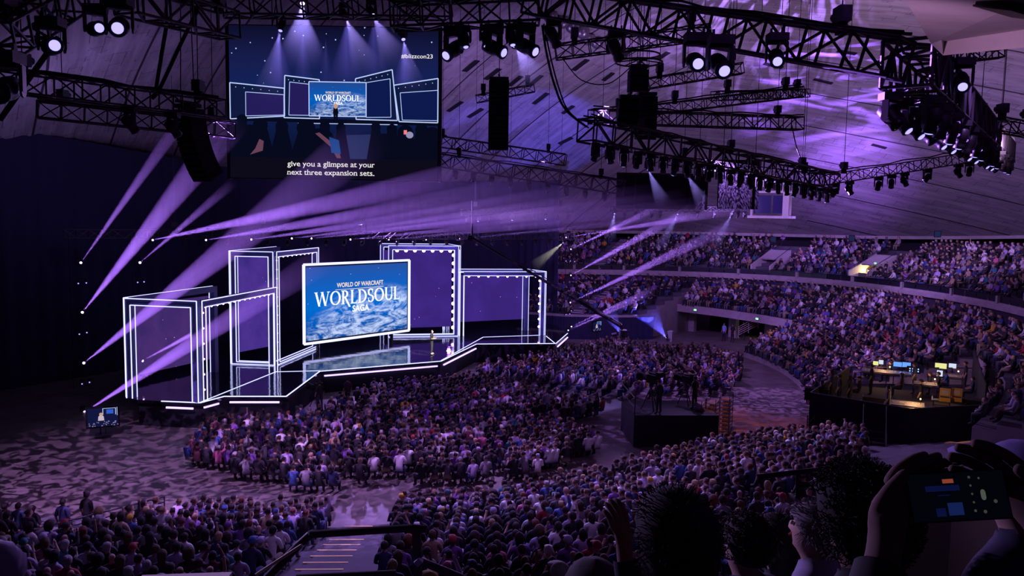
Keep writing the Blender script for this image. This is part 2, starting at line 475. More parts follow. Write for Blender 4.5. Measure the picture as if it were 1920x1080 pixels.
for i in range(50):
    b0, b1 = -27 + 2*i, -25 + 2*i
    mb.add([P(Rf(b0)+.5, b0, 3.5), P(Rf(b1)+.5, b1, 3.5), P(Rf(b1)+.5, b1, 6.1), P(Rf(b0)+.5, b0, 6.1)], [(0, 1, 2, 3)])
tag(mb.build('wall_under_balcony', mat('dark_wall2', (.05, .04, .06), .9)), kind='structure')
# balcony slab and fascia
mb = MB()
for i in range(100):
    b0, b1 = -30 + i, -29 + i
    f0, f1 = Rf(b0), Rf(b1)
    prof = ((.5, 6.15), (.12, 6.15), (.12, 5.95), (0, 5.95), (0, 5.62), (.55, 5.45), (2.6, 5.45), (2.6, 6.15))
    for (u0, z0), (u1, z1) in zip(prof[:-1], prof[1:]):
        mb.add([P(f0+u0, b0, z0), P(f1+u0, b1, z0), P(f1+u1, b1, z1), P(f0+u1, b0, z1)], [(0, 1, 2, 3)])
tag(mb.build('trim_3', conc), kind='structure')
mb = MB()      # dark glass parapet of the balcony
for i in range(50):
    b0, b1 = -30 + 2*i + .08, -28 + 2*i - .08
    mb.add([P(Rf(b0)+.2, b0, 6.12), P(Rf(b1)+.2, b1, 6.12), P(Rf(b1)+.2, b1, 6.62), P(Rf(b0)+.2, b0, 6.62)], [(0, 1, 2, 3)], 0)
    mb.bar(P(Rf(b0)+.2, b0, 6.64), P(Rf(b1+.16)+.2, b1+.16, 6.64), .07, .07, mi=1)
for a in range(-24, 70, 8):
    mb.box(P(Rf(a)+.1, a, 6.36), (.24, .22, .55), (0, 0, R(a)), mi=2)
tag(mb.build('balcony_parapet', [mat('parapet_panel', (.02, .02, .03), .25), steel, conc]), 'long dark balcony parapet with pale posts running round the upper seats', 'parapet')

# ------------------------------------------------------------------ curtain behind the stage
def curtain_mat():
    m = mat('navy_curtain', (.020, .017, .055), .95); return m
mb = MB()
cpts = [(-62, 18), (-44, 34), (-30, 56), (-22, 72), (-10, 86), (0, 84), (4.6, 77.2)]
acc = 0
pl = []
for (x0, y0), (x1, y1) in zip(cpts[:-1], cpts[1:]):
    L = math.hypot(x1-x0, y1-y0); n = int(L / .3); nx, ny = (y1-y0)/L, -(x1-x0)/L
    for i in range(n):
        t = i / n; off = .12 * math.sin(acc * 5.2) + .05 * math.sin(acc * 13); acc += L / n
        pl.append((x0+(x1-x0)*t+nx*off, y0+(y1-y0)*t+ny*off))
vs = [(x, y, 0) for x, y in pl] + [(x, y, 15.3 + 2.2*min(1, max(0, (70-y)/25))) for x, y in pl]; n = len(pl)
mb.add(vs, [(i, i+1, n+i+1, n+i) for i in range(n-1)], 0, True)
o = mb.build('stage_curtain', curtain_mat()); tag(o, 'tall pleated navy curtain hanging behind the whole stage', 'curtain')

# ------------------------------------------------------------------ stage
ZD = 1.5
def dk(px, py, z=ZD):
    p = atz(px, py, z); return Vector((p.x, p.y, z))
front = [dk(250, 749), dk(303, 752), dk(376, 755), dk(421, 743), dk(537, 743), dk(600, 696), dk(827, 677), dk(893, 645), dk(1042, 644), dk(1064, 625)]
back = [Vector((4.2, 75.5, ZD)), Vector((0, 81.5, ZD)), Vector((-8, 83, ZD)), Vector((-14, 80, ZD)), Vector((-26, 56, ZD))]
deck = front + back
dmm = mat('gloss_black_deck', (.012, .011, .022), .07); dmm.node_tree.nodes['Principled BSDF'].inputs['Specular IOR Level'].default_value = .9
n_ = NT(dmm); tc = n_.add('ShaderNodeTexCoord'); nz = n_.noise(n_.mapping(tc.outputs['Object'], (1, 1, 1)), 1.3, 2); bp = n_.add('ShaderNodeBump')
bp.inputs['Strength'].default_value = .05; bp.inputs['Distance'].default_value = .2
n_.l.new(nz, bp.inputs['Height']); n_.l.new(bp.outputs[0], n_.n['Principled BSDF'].inputs['Normal'])
stage = empty('stage_platform', deck[2])
tag(stage, 'angular glossy black stage platform edged with glowing violet strips', 'stage')
def kid(o, root):
    bpy.context.view_layer.update() if False else None
    o.parent = root
    o.matrix_parent_inverse = Matrix.Translation(root.location).inverted() if root.rotation_euler.z == 0 else (Matrix.Translation(root.location) @ Matrix.Rotation(root.rotation_euler.z, 4, 'Z')).inverted()
    return o
mb = MB(); mb.prism([(p.x, p.y) for p in deck], 1.32, 1.5); kid(mb.build('deck', dmm), stage)
mb = MB()
inset = [(p.x, p.y) for p in deck]
cx = sum(p[0] for p in inset)/len(inset); cy = sum(p[1] for p in inset)/len(inset)
inset = [(cx+(x-cx)*.985, cy+(y-cy)*.985) for x, y in inset]
mb.prism(inset, 0, 1.318); kid(mb.build('skirt', darkfab), stage)
def strip(pts, root, m, w=.07, name='neon_strip', h=None):
    for a, b in zip(pts[:-1], pts[1:]):
        q = MB(); q.bar(a, b, w, h or w); kid(q.build(name, m), root)
ctr = Vector((cx, cy, 0))
def outw(p, d, z):
    v = Vector((p.x, p.y, 0)) - ctr; v.normalize(); return Vector((p.x, p.y, 0)) + v*d + Vector((0, 0, z))
strip([outw(p, .02, 1.50) for p in front[1:]], stage, white_neon, .05)
fs_ = [outw(p, .10, 1.18) for p in front[1:]]
for a, b in zip(fs_[:-1], fs_[1:]):
    d = (b - a).normalized()*.35
    strip([a + d, b - d], stage, violet_neon, .09)
# lines let into the deck
strip([dk(376, 754, 1.51), dk(517, 697, 1.51), dk(600, 695, 1.51)], stage, white_neon, .06, 'inlaid_neon', .02)
strip([dk(827, 676, 1.51), dk(906, 632, 1.51), dk(1020, 628, 1.51)], stage, white_neon, .06, 'inlaid_neon', .02)
strip([dk(1024, 630, 1.51), dk(1040, 643, 1.51)], stage, white_neon, .06, 'inlaid_neon', .02)

# neon portals
frame_m = mat('portal_panel', (.10, .10, .30), .45)
def portal_face(root, A, B, z0, z1, w=.36, post0=True, post1=True, sill=False, bulbs=0, nsign=1, bulbz=0, lines_back=True, bulb_r=.055):
    """one rectangular face of a portal; nsign picks the side that carries the outer outline"""
    A = Vector((A[0], A[1], 0)); B = Vector((B[0], B[1], 0)); d = (B - A).normalized(); n = Vector((d.y, -d.x, 0)) * nsign
    Z = lambda p, z: Vector((p.x, p.y, z))
    h = w / 2
    if post0: q = MB(); q.bar(Z(A + d*h, z0), Z(A + d*h, z1), w, w, up=n); kid(q.build('post', frame_m), root)
    if post1: q = MB(); q.bar(Z(B - d*h, z0), Z(B - d*h, z1), w, w, up=n); kid(q.build('post', frame_m), root)
    q = MB(); q.bar(Z(A + d*w, z1-h), Z(B - d*w, z1-h), w, w); kid(q.build('header', frame_m), root)
    if sill: q = MB(); q.bar(Z(A + d*w, z0+h*.5), Z(B - d*w, z0+h*.5), w, w*.5); kid(q.build('sill', frame_m), root)
    t = .045
    def line(p, q_): mm = MB(); mm.bar(p, q_, t, t); kid(mm.build('neon_tube', white_neon), root)
    o = n * (h + .02)
    line(Z(A, z0)+o, Z(A, z1)+o); line(Z(B, z0)+o, Z(B, z1)+o); line(Z(A, z1)+o, Z(B, z1)+o)
    for sgn in ((1, -1) if lines_back else (1,)):
        o2 = n * (h + .02) * sgn
        zb = z0 + (w*.55 if sill else 0)
        line(Z(A+d*w, zb)+o2, Z(A+d*w, z1-w)+o2); line(Z(B-d*w, zb)+o2, Z(B-d*w, z1-w)+o2); line(Z(A+d*w, z1-w)+o2, Z(B-d*w, z1-w)+o2)
        if sill: line(Z(A+d*w, zb)+o2, Z(B-d*w, zb)+o2)
    if sill: line(Z(A, z0+.04)+o, Z(B, z0+.04)+o)
    if bulbs:
        L = (B - A).length - 2*w
        for i in range(bulbs):
            p = A + d*(w + L*(i+.5)/bulbs); q = MB(); q.ball(Z(p, z1-w-.06), bulb_r, 8, 5); kid(q.build('bulb', bulb_m), root)
    if bulbz:
        for i in range(bulbz):
            z = z0 + .4 + (z1 - w - z0 - .5)*(i+.5)/bulbz; side = B - d*(w+.07)
            q = MB(); q.ball(Z(side, z), bulb_r, 8, 5); kid(q.build('bulb', bulb_m), root)

c1, c2 = dk(376, 754), dk(242, 745)
e2 = c1 + (dk(517, 697) - c1)*.985
low = empty('neon_portal', c1); tag(low, 'low box-shaped neon portal at the near end of the stage', 'light frame', 'neon frames on the stage')
back_l = Vector((-19.1, 51.2, ZD))
portal_face(low, c2, c1, ZD, 7.05, .36, nsign=1)
portal_face(low, c1, e2, ZD, 7.05, .36, post0=False, post1=False, nsign=1, bulbs=13)
portal_face(low, c2, back_l, ZD, 7.05, .34, post0=False, nsign=-1, lines_back=False)
for i in range(6):   # bulbs on the corner post
    q = MB(); q.ball(c1 + (e2-c1).normalized()*.42 + Vector((0, 0, .6 + i*.85)), .05, 8, 5); kid(q.build('bulb', bulb_m), low)

t0, t1, t2 = dk(437, 682), dk(516, 685), dk(594, 652)
tall = empty('neon_portal', t1); tag(tall, 'tall neon portal just left of the big screen, closed at its foot', 'light frame', 'neon frames on the stage')
portal_face(tall, t0, t1, ZD, 9.2, .34, sill=True, nsign=1)
portal_face(tall, t1, t2, ZD, 9.2, .34, post0=False, sill=True, nsign=1, bulbs=9, bulb_r=.045)
portal_face(tall, t0, t0 + (t2 - t1), ZD, 9.2, .30, post0=False, nsign=-1, lines_back=False)
for i in range(11):
    q = MB(); q.ball(t1 + (t2-t1).normalized()*.42 + Vector((0, 0, .9 + i*.62)), .045, 8, 5); kid(q.build('bulb', bulb_m), tall)

r0_, r1_ = dk(728, 632), dk(858, 630)
r2_ = dk(836, 617)
rt = empty('neon_portal', r1_); tag(rt, 'tall neon portal with a column of violet bulbs beside the big screen', 'light frame', 'neon frames on the stage')
portal_face(rt, r0_, r1_, ZD, 9.2, .34, sill=True, nsign=1, bulbs=7, bulbz=10, bulb_r=.15)
portal_face(rt, r1_, r2_, ZD, 9.2, .34, post0=False, sill=False, nsign=1)
portal_face(rt, r0_ + (r2_-r1_), r2_, ZD, 9.2, .3, post1=False, nsign=1, lines_back=False)
l0_, l1_ = dk(861, 630), dk(1019, 628)
l2_ = dk(984, 619)
rl = empty('neon_portal', l1_); tag(rl, 'low wide neon portal at the far end of the stage', 'light frame', 'neon frames on the stage')
portal_face(rl, l0_, l1_, ZD, 7.05, .36, post0=False, nsign=1, bulbs=8, bulbz=7, bulb_r=.10)
portal_face(rl, l1_, l2_, ZD, 7.05, .3, post0=False, nsign=1, lines_back=False)
portal_face(rl, l0_ + (l2_-l1_), l2_, ZD, 7.05, .3, post0=False, post1=False, nsign=1, lines_back=False)

for (p, e) in ([(r1_ + Vector((-.7, -.5, z)), 90) for z in (1.2, 3.2, 5.2, 7.0)] + [(r0_.lerp(r1_, t) + Vector((.2, -.5, 6.9)), 60) for t in (.3, .6)] + [(l1_ + Vector((-.7, -.5, z)), 45) for z in (1.5, 4.0)] + [(l0_.lerp(l1_, .4) + Vector((.1, -.5, 4.7)), 40)]):
    l = bpy.data.lights.new('bulb_glow', 'POINT'); l.energy = e; l.color = (.45, .16, 1.0); l.shadow_soft_size = .15
    o = bpy.data.objects.new('bulb_glow', l); COL.objects.link(o); o.location = p

# ------------------------------------------------------------------ LED walls behind the portals
def led_mat(name, base, tint, strength, stars=.35):
    m = bpy.data.materials.new(name); m.use_nodes = True; n = NT(m); n.n.clear()
    out = n.add('ShaderNodeOutputMaterial'); e = n.add('ShaderNodeEmission'); n.l.new(e.outputs[0], out.inputs[0])
    tc = n.add('ShaderNodeTexCoord')
    f = n.noise(tc.outputs['Object'], .35, 4, .6, .5)
    c = n.ramp(f, [(.3, base), (.7, tint)])
    v = n.add('ShaderNodeTexVoronoi'); v.inputs['Scale'].default_value = 1.6; n.l.new(tc.outputs['Object'], v.inputs['Vector'])
    st = n.math('LESS_THAN', v.outputs['Distance'], .055)
    c2 = n.mix(st, c, (.55, .25, .8)); n.l.new(c2, e.inputs[0]); e.inputs[1].default_value = strength
    return m
def panel(name, A, B, z0, z1, m, thick=.15, label=None, cat=None, group=None):
    A = Vector((A[0], A[1], 0)); B = Vector((B[0], B[1], 0)); d = (B-A).normalized(); n = Vector((d.y, -d.x, 0))
    root = empty(name, A + Vector((0, 0, z0)))
    q = MB(); q.add([A+n*.01+Vector((0,0,z0)), B+n*.01+Vector((0,0,z0)), B+n*.01+Vector((0,0,z1)), A+n*.01+Vector((0,0,z1))], [(0, 1, 2, 3)])
    kid(q.build('picture', m), root)
    mid = (A+B)/2 - n*thick/2; q = MB(); q.box((mid.x, mid.y, (z0+z1)/2), ((B-A).length, thick, z1-z0), Matrix((d, -n, Vector((0, 0, 1)))).transposed()); kid(q.build('housing', black), root)
    tag(root, label, cat, group); return root
ledL = led_mat('led_nebula', (.036, .018, .12), (.075, .03, .17), 1.0)
ledT = led_mat('led_nebula_blue', (.040, .022, .20), (.085, .035, .30), 1.0)
ledR = led_mat('led_violet', (.038, .016, .17), (.052, .022, .24), 1.0)
g = 'starry LED walls behind the stage'
a_, b_ = dk(246, 703, 2.0), dk(374, 675, 2.0)
d_ = (b_ - a_)
panel('led_wall', a_ + d_*.02, b_ + d_*.25, 1.9, 6.2, ledL, label='violet starry LED wall seen through the near low portal', cat='screen', group=g)
a_, b_ = dk(430, 664, 2.0), dk(512, 648, 2.0); d_ = b_ - a_
panel('led_wall', a_ + d_*.08, b_ + d_*.1, 2.0, 8.7, ledT, label='tall starry LED wall seen through the left tall portal', cat='screen', group=g)
a_, b_ = dk(720, 616, 2.2), dk(846, 612, 2.2)
panel('led_wall', a_, b_, 2.2, 8.8, ledR, label='violet starry LED wall between the big screen and the bulb column', cat='screen', group=g)
a_, b_ = dk(858, 604, 2.4), dk(982, 598, 2.4)
panel('led_wall', a_, b_, 2.4, 6.55, ledR, label='wide violet LED wall seen through the far low portal', cat='screen', group=g)

# ------------------------------------------------------------------ lettering
def seriftext(word, x, y, H, mb, z=0.0, track=.06, tall_ends=False):
    """Roman capitals built from strokes; returns the end x"""
    T, t = .17*H, .065*H
    def q(*pts): mb.add([(px, py, z) for px, py in pts], [tuple(range(len(pts)))])
    def ser(cx, yy, wd=.36, up=1):
        s = wd*H/2; q((cx-s, yy), (cx+s, yy), (cx+s*.55, yy+up*.055*H), (cx-s*.55, yy+up*.055*H))
    def diag(x0, y0, x1, y1, w): q((x0-w/2, y0), (x0+w/2, y0), (x1+w/2, y1), (x1-w/2, y1))
    def arc(cx, cy, rx, ry, a0, a1, wmax, wmin, n=20):
        o = len(mb.v)
        for i in range(n+1):
            a = R(a0 + (a1-a0)*i/n); wd = wmin + (wmax-wmin)*abs(math.cos(a))
            for s in (-.5, .5): mb.v.append((cx+(rx+s*wd)*math.cos(a), cy+(ry+s*wd*.9)*math.sin(a), z))
        for i in range(n): mb.f.append((o+2*i, o+2*i+1, o+2*i+3, o+2*i+2)); mb.mi.append(0); mb.sm.append(False)
    for ch in word:
        if ch == ' ': x += .35*H; continue
        if ch == 'W':
            wd = 1.25*H
            diag(x+.08*H, y+H, x+.36*H, y, T); diag(x+.36*H, y, x+.60*H, y+H, t); diag(x+.60*H, y+H, x+.88*H, y, T); diag(x+.88*H, y, x+1.14*H, y+H, t)
            ser(x+.08*H, y+H, .34, -1); ser(x+.60*H, y+H, .3, -1); ser(x+1.14*H, y+H, .3, -1)
        elif ch == 'O':
            wd = .92*H; arc(x+wd/2, y+H/2, .38*H, .47*H, 0, 360, T, t, 28)
        elif ch == 'R':
            wd = .78*H; q((x+.1*H, y), (x+.1*H+T, y), (x+.1*H+T, y+H), (x+.1*H, y+H)); ser(x+.18*H, y); ser(x+.14*H, y+H, .3, -1)
            arc(x+.30*H, y+.74*H, .26*H, .23*H, -95, 95, T, t, 16); diag(x+.78*H, y-.22*H, x+.36*H, y+.50*H, T)
        elif ch == 'L':
            wd = .66*H; q((x+.1*H, y), (x+.1*H+T, y), (x+.1*H+T, y+H), (x+.1*H, y+H)); ser(x+.18*H, y+H, .36, -1); ser(x+.18*H, y)
            q((x+.1*H, y), (x+.60*H, y), (x+.60*H, y+.07*H), (x+.1*H, y+.07*H)); q((x+.54*H, y), (x+.60*H, y), (x+.66*H, y+.24*H), (x+.62*H, y+.24*H))
        elif ch == 'D':
            wd = .86*H; q((x+.1*H, y), (x+.1*H+T, y), (x+.1*H+T, y+H), (x+.1*H, y+H)); ser(x+.14*H, y, .3); ser(x+.14*H, y+H, .3, -1)
            arc(x+.30*H, y+.5*H, .45*H, .465*H, -95, 95, T, t, 22)
        elif ch == 'S':
            wd = .64*H; arc(x+.32*H, y+.735*H, .20*H, .235*H, 35, 255, T, t, 18); arc(x+.32*H, y+.26*H, .23*H, .24*H, -145, 85, T, t, 18)
            diag(x+.50*H, y+.70*H, x+.50*H, y+.97*H, t); diag(x+.11*H, y+.03*H, x+.11*H, y+.32*H, t); diag(x+.42*H, y+.44*H, x+.24*H, y+.56*H, T*1.2)
        elif ch == 'U':
            wd = .86*H; q((x+.1*H, y+.35*H), (x+.1*H+T, y+.35*H), (x+.1*H+T, y+H), (x+.1*H, y+H)); q((x+.70*H, y+.35*H), (x+.70*H+t*1.2, y+.35*H), (x+.70*H+t*1.2, y+H), (x+.70*H, y+H))
            arc(x+.455*H, y+.37*H, .275*H, .34*H, 180, 360, T, t, 18); ser(x+.18*H, y+H, .34, -1); ser(x+.735*H, y+H, .3, -1)
        elif ch == 'A':
            wd = .8*H; diag(x+.1*H, y, x+.38*H, y+H, t); diag(x+.68*H, y, x+.40*H, y+H, T); q((x+.22*H, y+.32*H), (x+.58*H, y+.32*H), (x+.58*H, y+.39*H), (x+.22*H, y+.39*H)); ser(x+.1*H, y, .26); ser(x+.68*H, y, .3)
        x += wd + track*H
    return x
def font_text(body, size, m, parent, x, y, z=.02, align='CENTER', bold=0.0, name='lettering', sx=1.0, space=1.0):
    c = bpy.data.curves.new(name, 'FONT'); c.body = body; c.size = size; c.align_x = align; c.offset = bold; c.space_character = space
    c.resolution_u = 3
    c.materials.append(m); o = bpy.data.objects.new(name, c); COL.objects.link(o); o.parent = parent
    o.location = (x, y, z); o.scale.x = sx
    me = bpy.data.meshes.new_from_object(o.evaluated_get(bpy.context.evaluated_depsgraph_get()))
    q = bpy.data.objects.new(name, me); COL.objects.link(q); q.parent = parent; q.location = (x, y, z); q.scale.x = sx
    bpy.data.objects.remove(o)
    return q
letter_m = emitmat('letter_white', (.88, .90, 1.0), 1.25)
letter_gold = emitmat('letter_cream', (.95, .80, .66), 1.0)
def earth_mat(name, W_, H_, k=1.0):
    m = bpy.data.materials.new(name); m.use_nodes = True; n = NT(m); n.n.clear()
    out = n.add('ShaderNodeOutputMaterial'); e = n.add('ShaderNodeEmission'); n.l.new(e.outputs[0], out.inputs[0]); e.inputs[1].default_value = k
    tc = n.add('ShaderNodeTexCoord'); sx = n.add('ShaderNodeSeparateXYZ'); n.l.new(n.mapping(tc.outputs['Object'], (10/W_, 5.8/H_, 1)), sx.inputs[0])
    X, Y = sx.outputs[0], sx.outputs[1]
    g = n.ramp(n.math('DIVIDE', Y, 5.8), [(0, (.0, .06, .30)), (.45, (.0, .13, .56)), (.8, (.008, .09, .42)), (1, (.02, .07, .30))])
    dx = n.math('SUBTRACT', X, 7.0); dy = n.math('ADD', Y, 6.2)
    rr = n.math('SQRT', n.math('ADD', n.math('MULTIPLY', dx, dx), n.math('MULTIPLY', dy, dy)))
    inside = n.math('SUBTRACT', 10.4, rr)          # >0 within the planet
    cv = n.add('ShaderNodeCombineXYZ'); n.l.new(X, cv.inputs[0]); n.l.new(Y, cv.inputs[1])
    base = n.mapping(cv.outputs[0], (.42, 1.0, 1), (0, 0, R(-35)))
    warp = n.noise(base, 1.1, 7, .62, 1.9)
    fine = n.noise(n.mapping(cv.outputs[0], (.5, 2.2, 1), (0, 0, R(-38))), 2.2, 6, .7, 1.2)
    cl = n.math('ADD', n.math('MULTIPLY', warp, .7), n.math('MULTIPLY', fine, .3))
    cloud = n.add('ShaderNodeMapRange'); n.l.new(cl, cloud.inputs[0]); cloud.inputs[1].default_value = .44; cloud.inputs[2].default_value = .60
    edge = n.add('ShaderNodeMapRange'); n.l.new(inside, edge.inputs[0]); edge.inputs[1].default_value = 0; edge.inputs[2].default_value = 1.3
    f = n.math('MULTIPLY', cloud.outputs[0], edge.outputs[0])
    c = n.mix(n.math('MULTIPLY', f, .8), g, (.62, .74, 1.0))
    v = n.add('ShaderNodeTexVoronoi'); v.inputs['Scale'].default_value = 2.0; n.l.new(cv.outputs[0], v.inputs['Vector'])
    st = n.math('MULTIPLY', n.math('LESS_THAN', v.outputs['Distance'], .05), n.math('LESS_THAN', inside, .2))
    c = n.mix(st, c, (.6, .7, 1)); n.l.new(c, e.inputs[0])
    return m
def logo(root, W_, H_, z=.02):
    s = W_ / 10.0
    mb = MB(); x1 = seriftext('WORLDSOUL', 0, 0, 1.0, MB(), track=.03)
    k = 8.1*s / x1
    mb = MB(); seriftext('WORLDSOUL', .95*s, 2.62*s, k, mb, z, .03)
    mb.build('lettering', letter_m, root)
    font_text('WORLD OF WARCRAFT', .46*s, letter_gold, root, 5.1*s, 3.92*s, z, bold=.010*s, sx=.88)
    q = MB(); q.box((5.05*s, 3.74*s, z), (4.6*s, .035*s, .005)); q.build('lettering_rule', letter_gold, root)
    font_text('SAGA', .66*s, letter_m, root, 5.1*s, 2.0*s, z, bold=.016*s, sx=.95)
def screen(name, A, B, z0, z1, thick=.25):
    """an upright screen whose own axes are x along, y up, z towards the viewer"""
    A = Vector((A[0], A[1], z0)); B = Vector((B[0], B[1], z0)); d = (B-A).normalized(); n = Vector((d.y, -d.x, 0))
    root = empty(name, A); root.matrix_world = Matrix.Translation(A) @ Matrix((d, Vector((0, 0, 1)), n)).transposed().to_4x4()
    W_, H_ = (B-A).length, z1 - z0
    q = MB(); q.box((W_/2, H_/2, -thick/2-.01), (W_+.1, H_+.1, thick)); q.build('housing', black, root)
    return root, W_, H_
A_, B_ = dk(570, 663), dk(766, 635)
ms, W_, H_ = screen('stage_screen', A_, B_, 2.2, 8.05)
tag(ms, 'big angled stage screen with a blue planet and a white glowing border', 'screen')
q = MB(); q.add([(.2, .2, 0.01), (W_-.2, .2, 0.01), (W_-.2, H_-.2, 0.01), (.2, H_-.2, 0.01)], [(0, 1, 2, 3)]); q.build('picture', earth_mat('planet_picture', W_, H_, 1.15), ms)
for a, b in (((0, .0), (W_, 0)), ((W_, 0), (W_, H_)), ((W_, H_), (0, H_)), ((0, H_), (0, 0))):
    q = MB(); q.bar((a[0], a[1], .04), (b[0], b[1], .04), .17, .14); q.build('glowing_border', white_neon, ms)
logo(ms, W_, H_, .03)
for x in (1.5, W_-1.5):
    q = MB(); q.bar((x, -.7, -.4), (x, H_*.5, -.4), .18); q.build('support_post', steel, ms)

# ------------------------------------------------------------------ people
# skeletons face +Y, stand on z = 0; entries: joint -> (position, radius)
def skel(pose):
    J = {}
    def j(n, x, y, z, r, r2=None): J[n] = (Vector((x, y, z)), r, r2 or r)
    sit = pose != 'stand' and pose != 'stand_talk'
    lean = {'sit_forward': .14, 'sit_back': -.05}.get(pose, 0.0)
    b = .52 if sit else .95
    j('pelvis', 0, 0, b, .155, .125); j('waist', 0, .01+lean*.4, b+.19, .14, .105); j('chest', 0, .0+lean*.9, b+.40, .165, .115)
    j('neckbase', 0, .0+lean*1.2, b+.545, .085, .075); j('neck', 0, .02+lean*1.3, b+.61, .055)
    j('jaw', 0, .05+lean*1.4, b+.675, .070, .082); j('skull', 0, .03+lean*1.4, b+.755, .079, .094); j('crown', 0, .02+lean*1.4, b+.815, .052, .062)
    sh = b + .50
    for s, n in ((-1, 'l'), (1, 'r')):
        j('sh'+n, s*.175, .0+lean*1.1, sh, .062)
        if pose == 'sit_phone' or pose == 'sit_phone_high':
            hz = 1.18 if pose == 'sit_phone' else 1.42
            j('el'+n, s*.27, .17, .88 if pose == 'sit_phone' else 1.06, .045); j('wr'+n, s*.12, .33, hz-.1, .031); j('ha'+n, s*.08, .36, hz, .036)
        elif pose == 'sit_clap':
            j('el'+n, s*.26, .10, .80, .045); j('wr'+n, s*.08, .34, .98, .031); j('ha'+n, s*.045, .40, 1.06, .036)
        elif pose == 'sit_armup' and s == 1:
            j('el'+n, s*.30, .10, 1.20, .045); j('wr'+n, s*.26, .14, 1.44, .031); j('ha'+n, s*.25, .16, 1.53, .036)
        elif pose == 'stand':
            j('el'+n, s*.25, -.02, 1.18, .045); j('wr'+n, s*.27, .08, .94, .031); j('ha'+n, s*.26, .11, .84, .036)
        elif pose == 'stand_talk':
            if s == 1: j('el'+n, s*.29, .02, 1.17, .045); j('wr'+n, s*.16, .26, 1.20, .031); j('ha'+n, s*.10, .34, 1.22, .036)
            else: j('el'+n, s*.28, .02, 1.17, .045); j('wr'+n, s*.13, .27, 1.18, .031); j('ha'+n, s*.06, .35, 1.22, .036)
        elif pose == 'sit_cross':
            j('el'+n, s*.24, .07+lean, .80, .047); j('wr'+n, -s*.02, .24, .84, .034); j('ha'+n, -s*.11, .23, .87, .036)
        else:
            j('el'+n, s*.24, .06+lean*1.2, .79, .046); j('wr'+n, s*.15, .28+lean, .68, .031); j('ha'+n, s*.12, .36+lean, .67, .036)
        if sit:
            j('hip'+n, s*.10, .05, .52, .095); j('kn'+n, s*(.13 if pose != 'sit_back' else .19), .45, .53, .062)
            j('an'+n, s*.14, .44 if pose != 'sit_back' else .58, .12, .042); j('to'+n, s*.15, .60 if pose != 'sit_back' else .74, .045, .040)
        else:
            j('hip'+n, s*.095, .0, .90, .095); j('kn'+n, s*.12, .02, .50, .060); j('an'+n, s*.14, -.01, .10, .042); j('to'+n, s*.17, .14, .04, .040)
    bones = [('pelvis', 'waist', 'top'), ('waist', 'chest', 'top'), ('chest', 'neckbase', 'top'), ('neckbase', 'neck', 'skin'), ('neck', 'jaw', 'skin'), ('jaw', 'skull', 'skin'), ('skull', 'crown', 'skin')]
    for n in 'lr':
        bones += [('neckbase', 'sh'+n, 'top'), ('sh'+n, 'el'+n, 'top'), ('el'+n, 'wr'+n, 'arm'), ('wr'+n, 'ha'+n, 'skin'),
                  ('pelvis', 'hip'+n, 'leg'), ('hip'+n, 'kn'+n, 'leg'), ('kn'+n, 'an'+n, 'leg'), ('an'+n, 'to'+n, 'shoe')]
    return J, bones
def skin_mesh(J, bones, sub, extra=()):
    names = list(J); idx = {n: i for i, n in enumerate(names)}
    me = bpy.data.meshes.new('sk'); me.from_pydata([J[n][0] for n in names], [(idx[a], idx[b]) for a, b, _ in bones], [])
    o = bpy.data.objects.new('sk', me); COL.objects.link(o)
    m = o.modifiers.new('s', 'SKIN'); m.use_smooth_shade = True; m.branch_smoothing = .3
    sv = me.skin_vertices[0].data
    for n in names:
        sv[idx[n]].radius = (J[n][1], J[n][2]); sv[idx[n]].use_root = (n == names[0])
    if sub: q = o.modifiers.new('u', 'SUBSURF'); q.levels = sub; q.render_levels = sub
    dg = bpy.context.evaluated_depsgraph_get(); dg.update()
    r = bpy.data.meshes.new_from_object(o.evaluated_get(dg))
    bpy.data.objects.remove(o); return r
def region_of(c, J, bones, want_t=False):
    best = (9, None, 0, None)
    for a, b, t in bones:
        p, q = J[a][0], J[b][0]; d = q - p; u = max(0, min(1, (c-p).dot(d)/d.length_squared))
        rr = J[a][1]*(1-u) + J[b][1]*u
        dist = (c - (p + d*u)).length - rr*.85
        if dist < best[0]: best = (dist, t, u, (a, b))
    return best[1], best[2], best[3]
def cloth_from(me, keep, off, name):
    """the faces of ME for which keep(i) holds, pushed out along the normals, as a mesh of their own"""
    bm = bmesh.new(); bm.from_mesh(me); bm.faces.ensure_lookup_table()
    dele = [f for f in bm.faces if not keep(f.index)]
    bmesh.ops.delete(bm, geom=dele, context='FACES')
    bm.normal_update()
    for v in bm.verts: v.co += v.normal * off
    for f in bm.faces: f.smooth = True
    r = bpy.data.meshes.new(name); bm.to_mesh(r); bm.free(); r.materials.append(person_m); return r
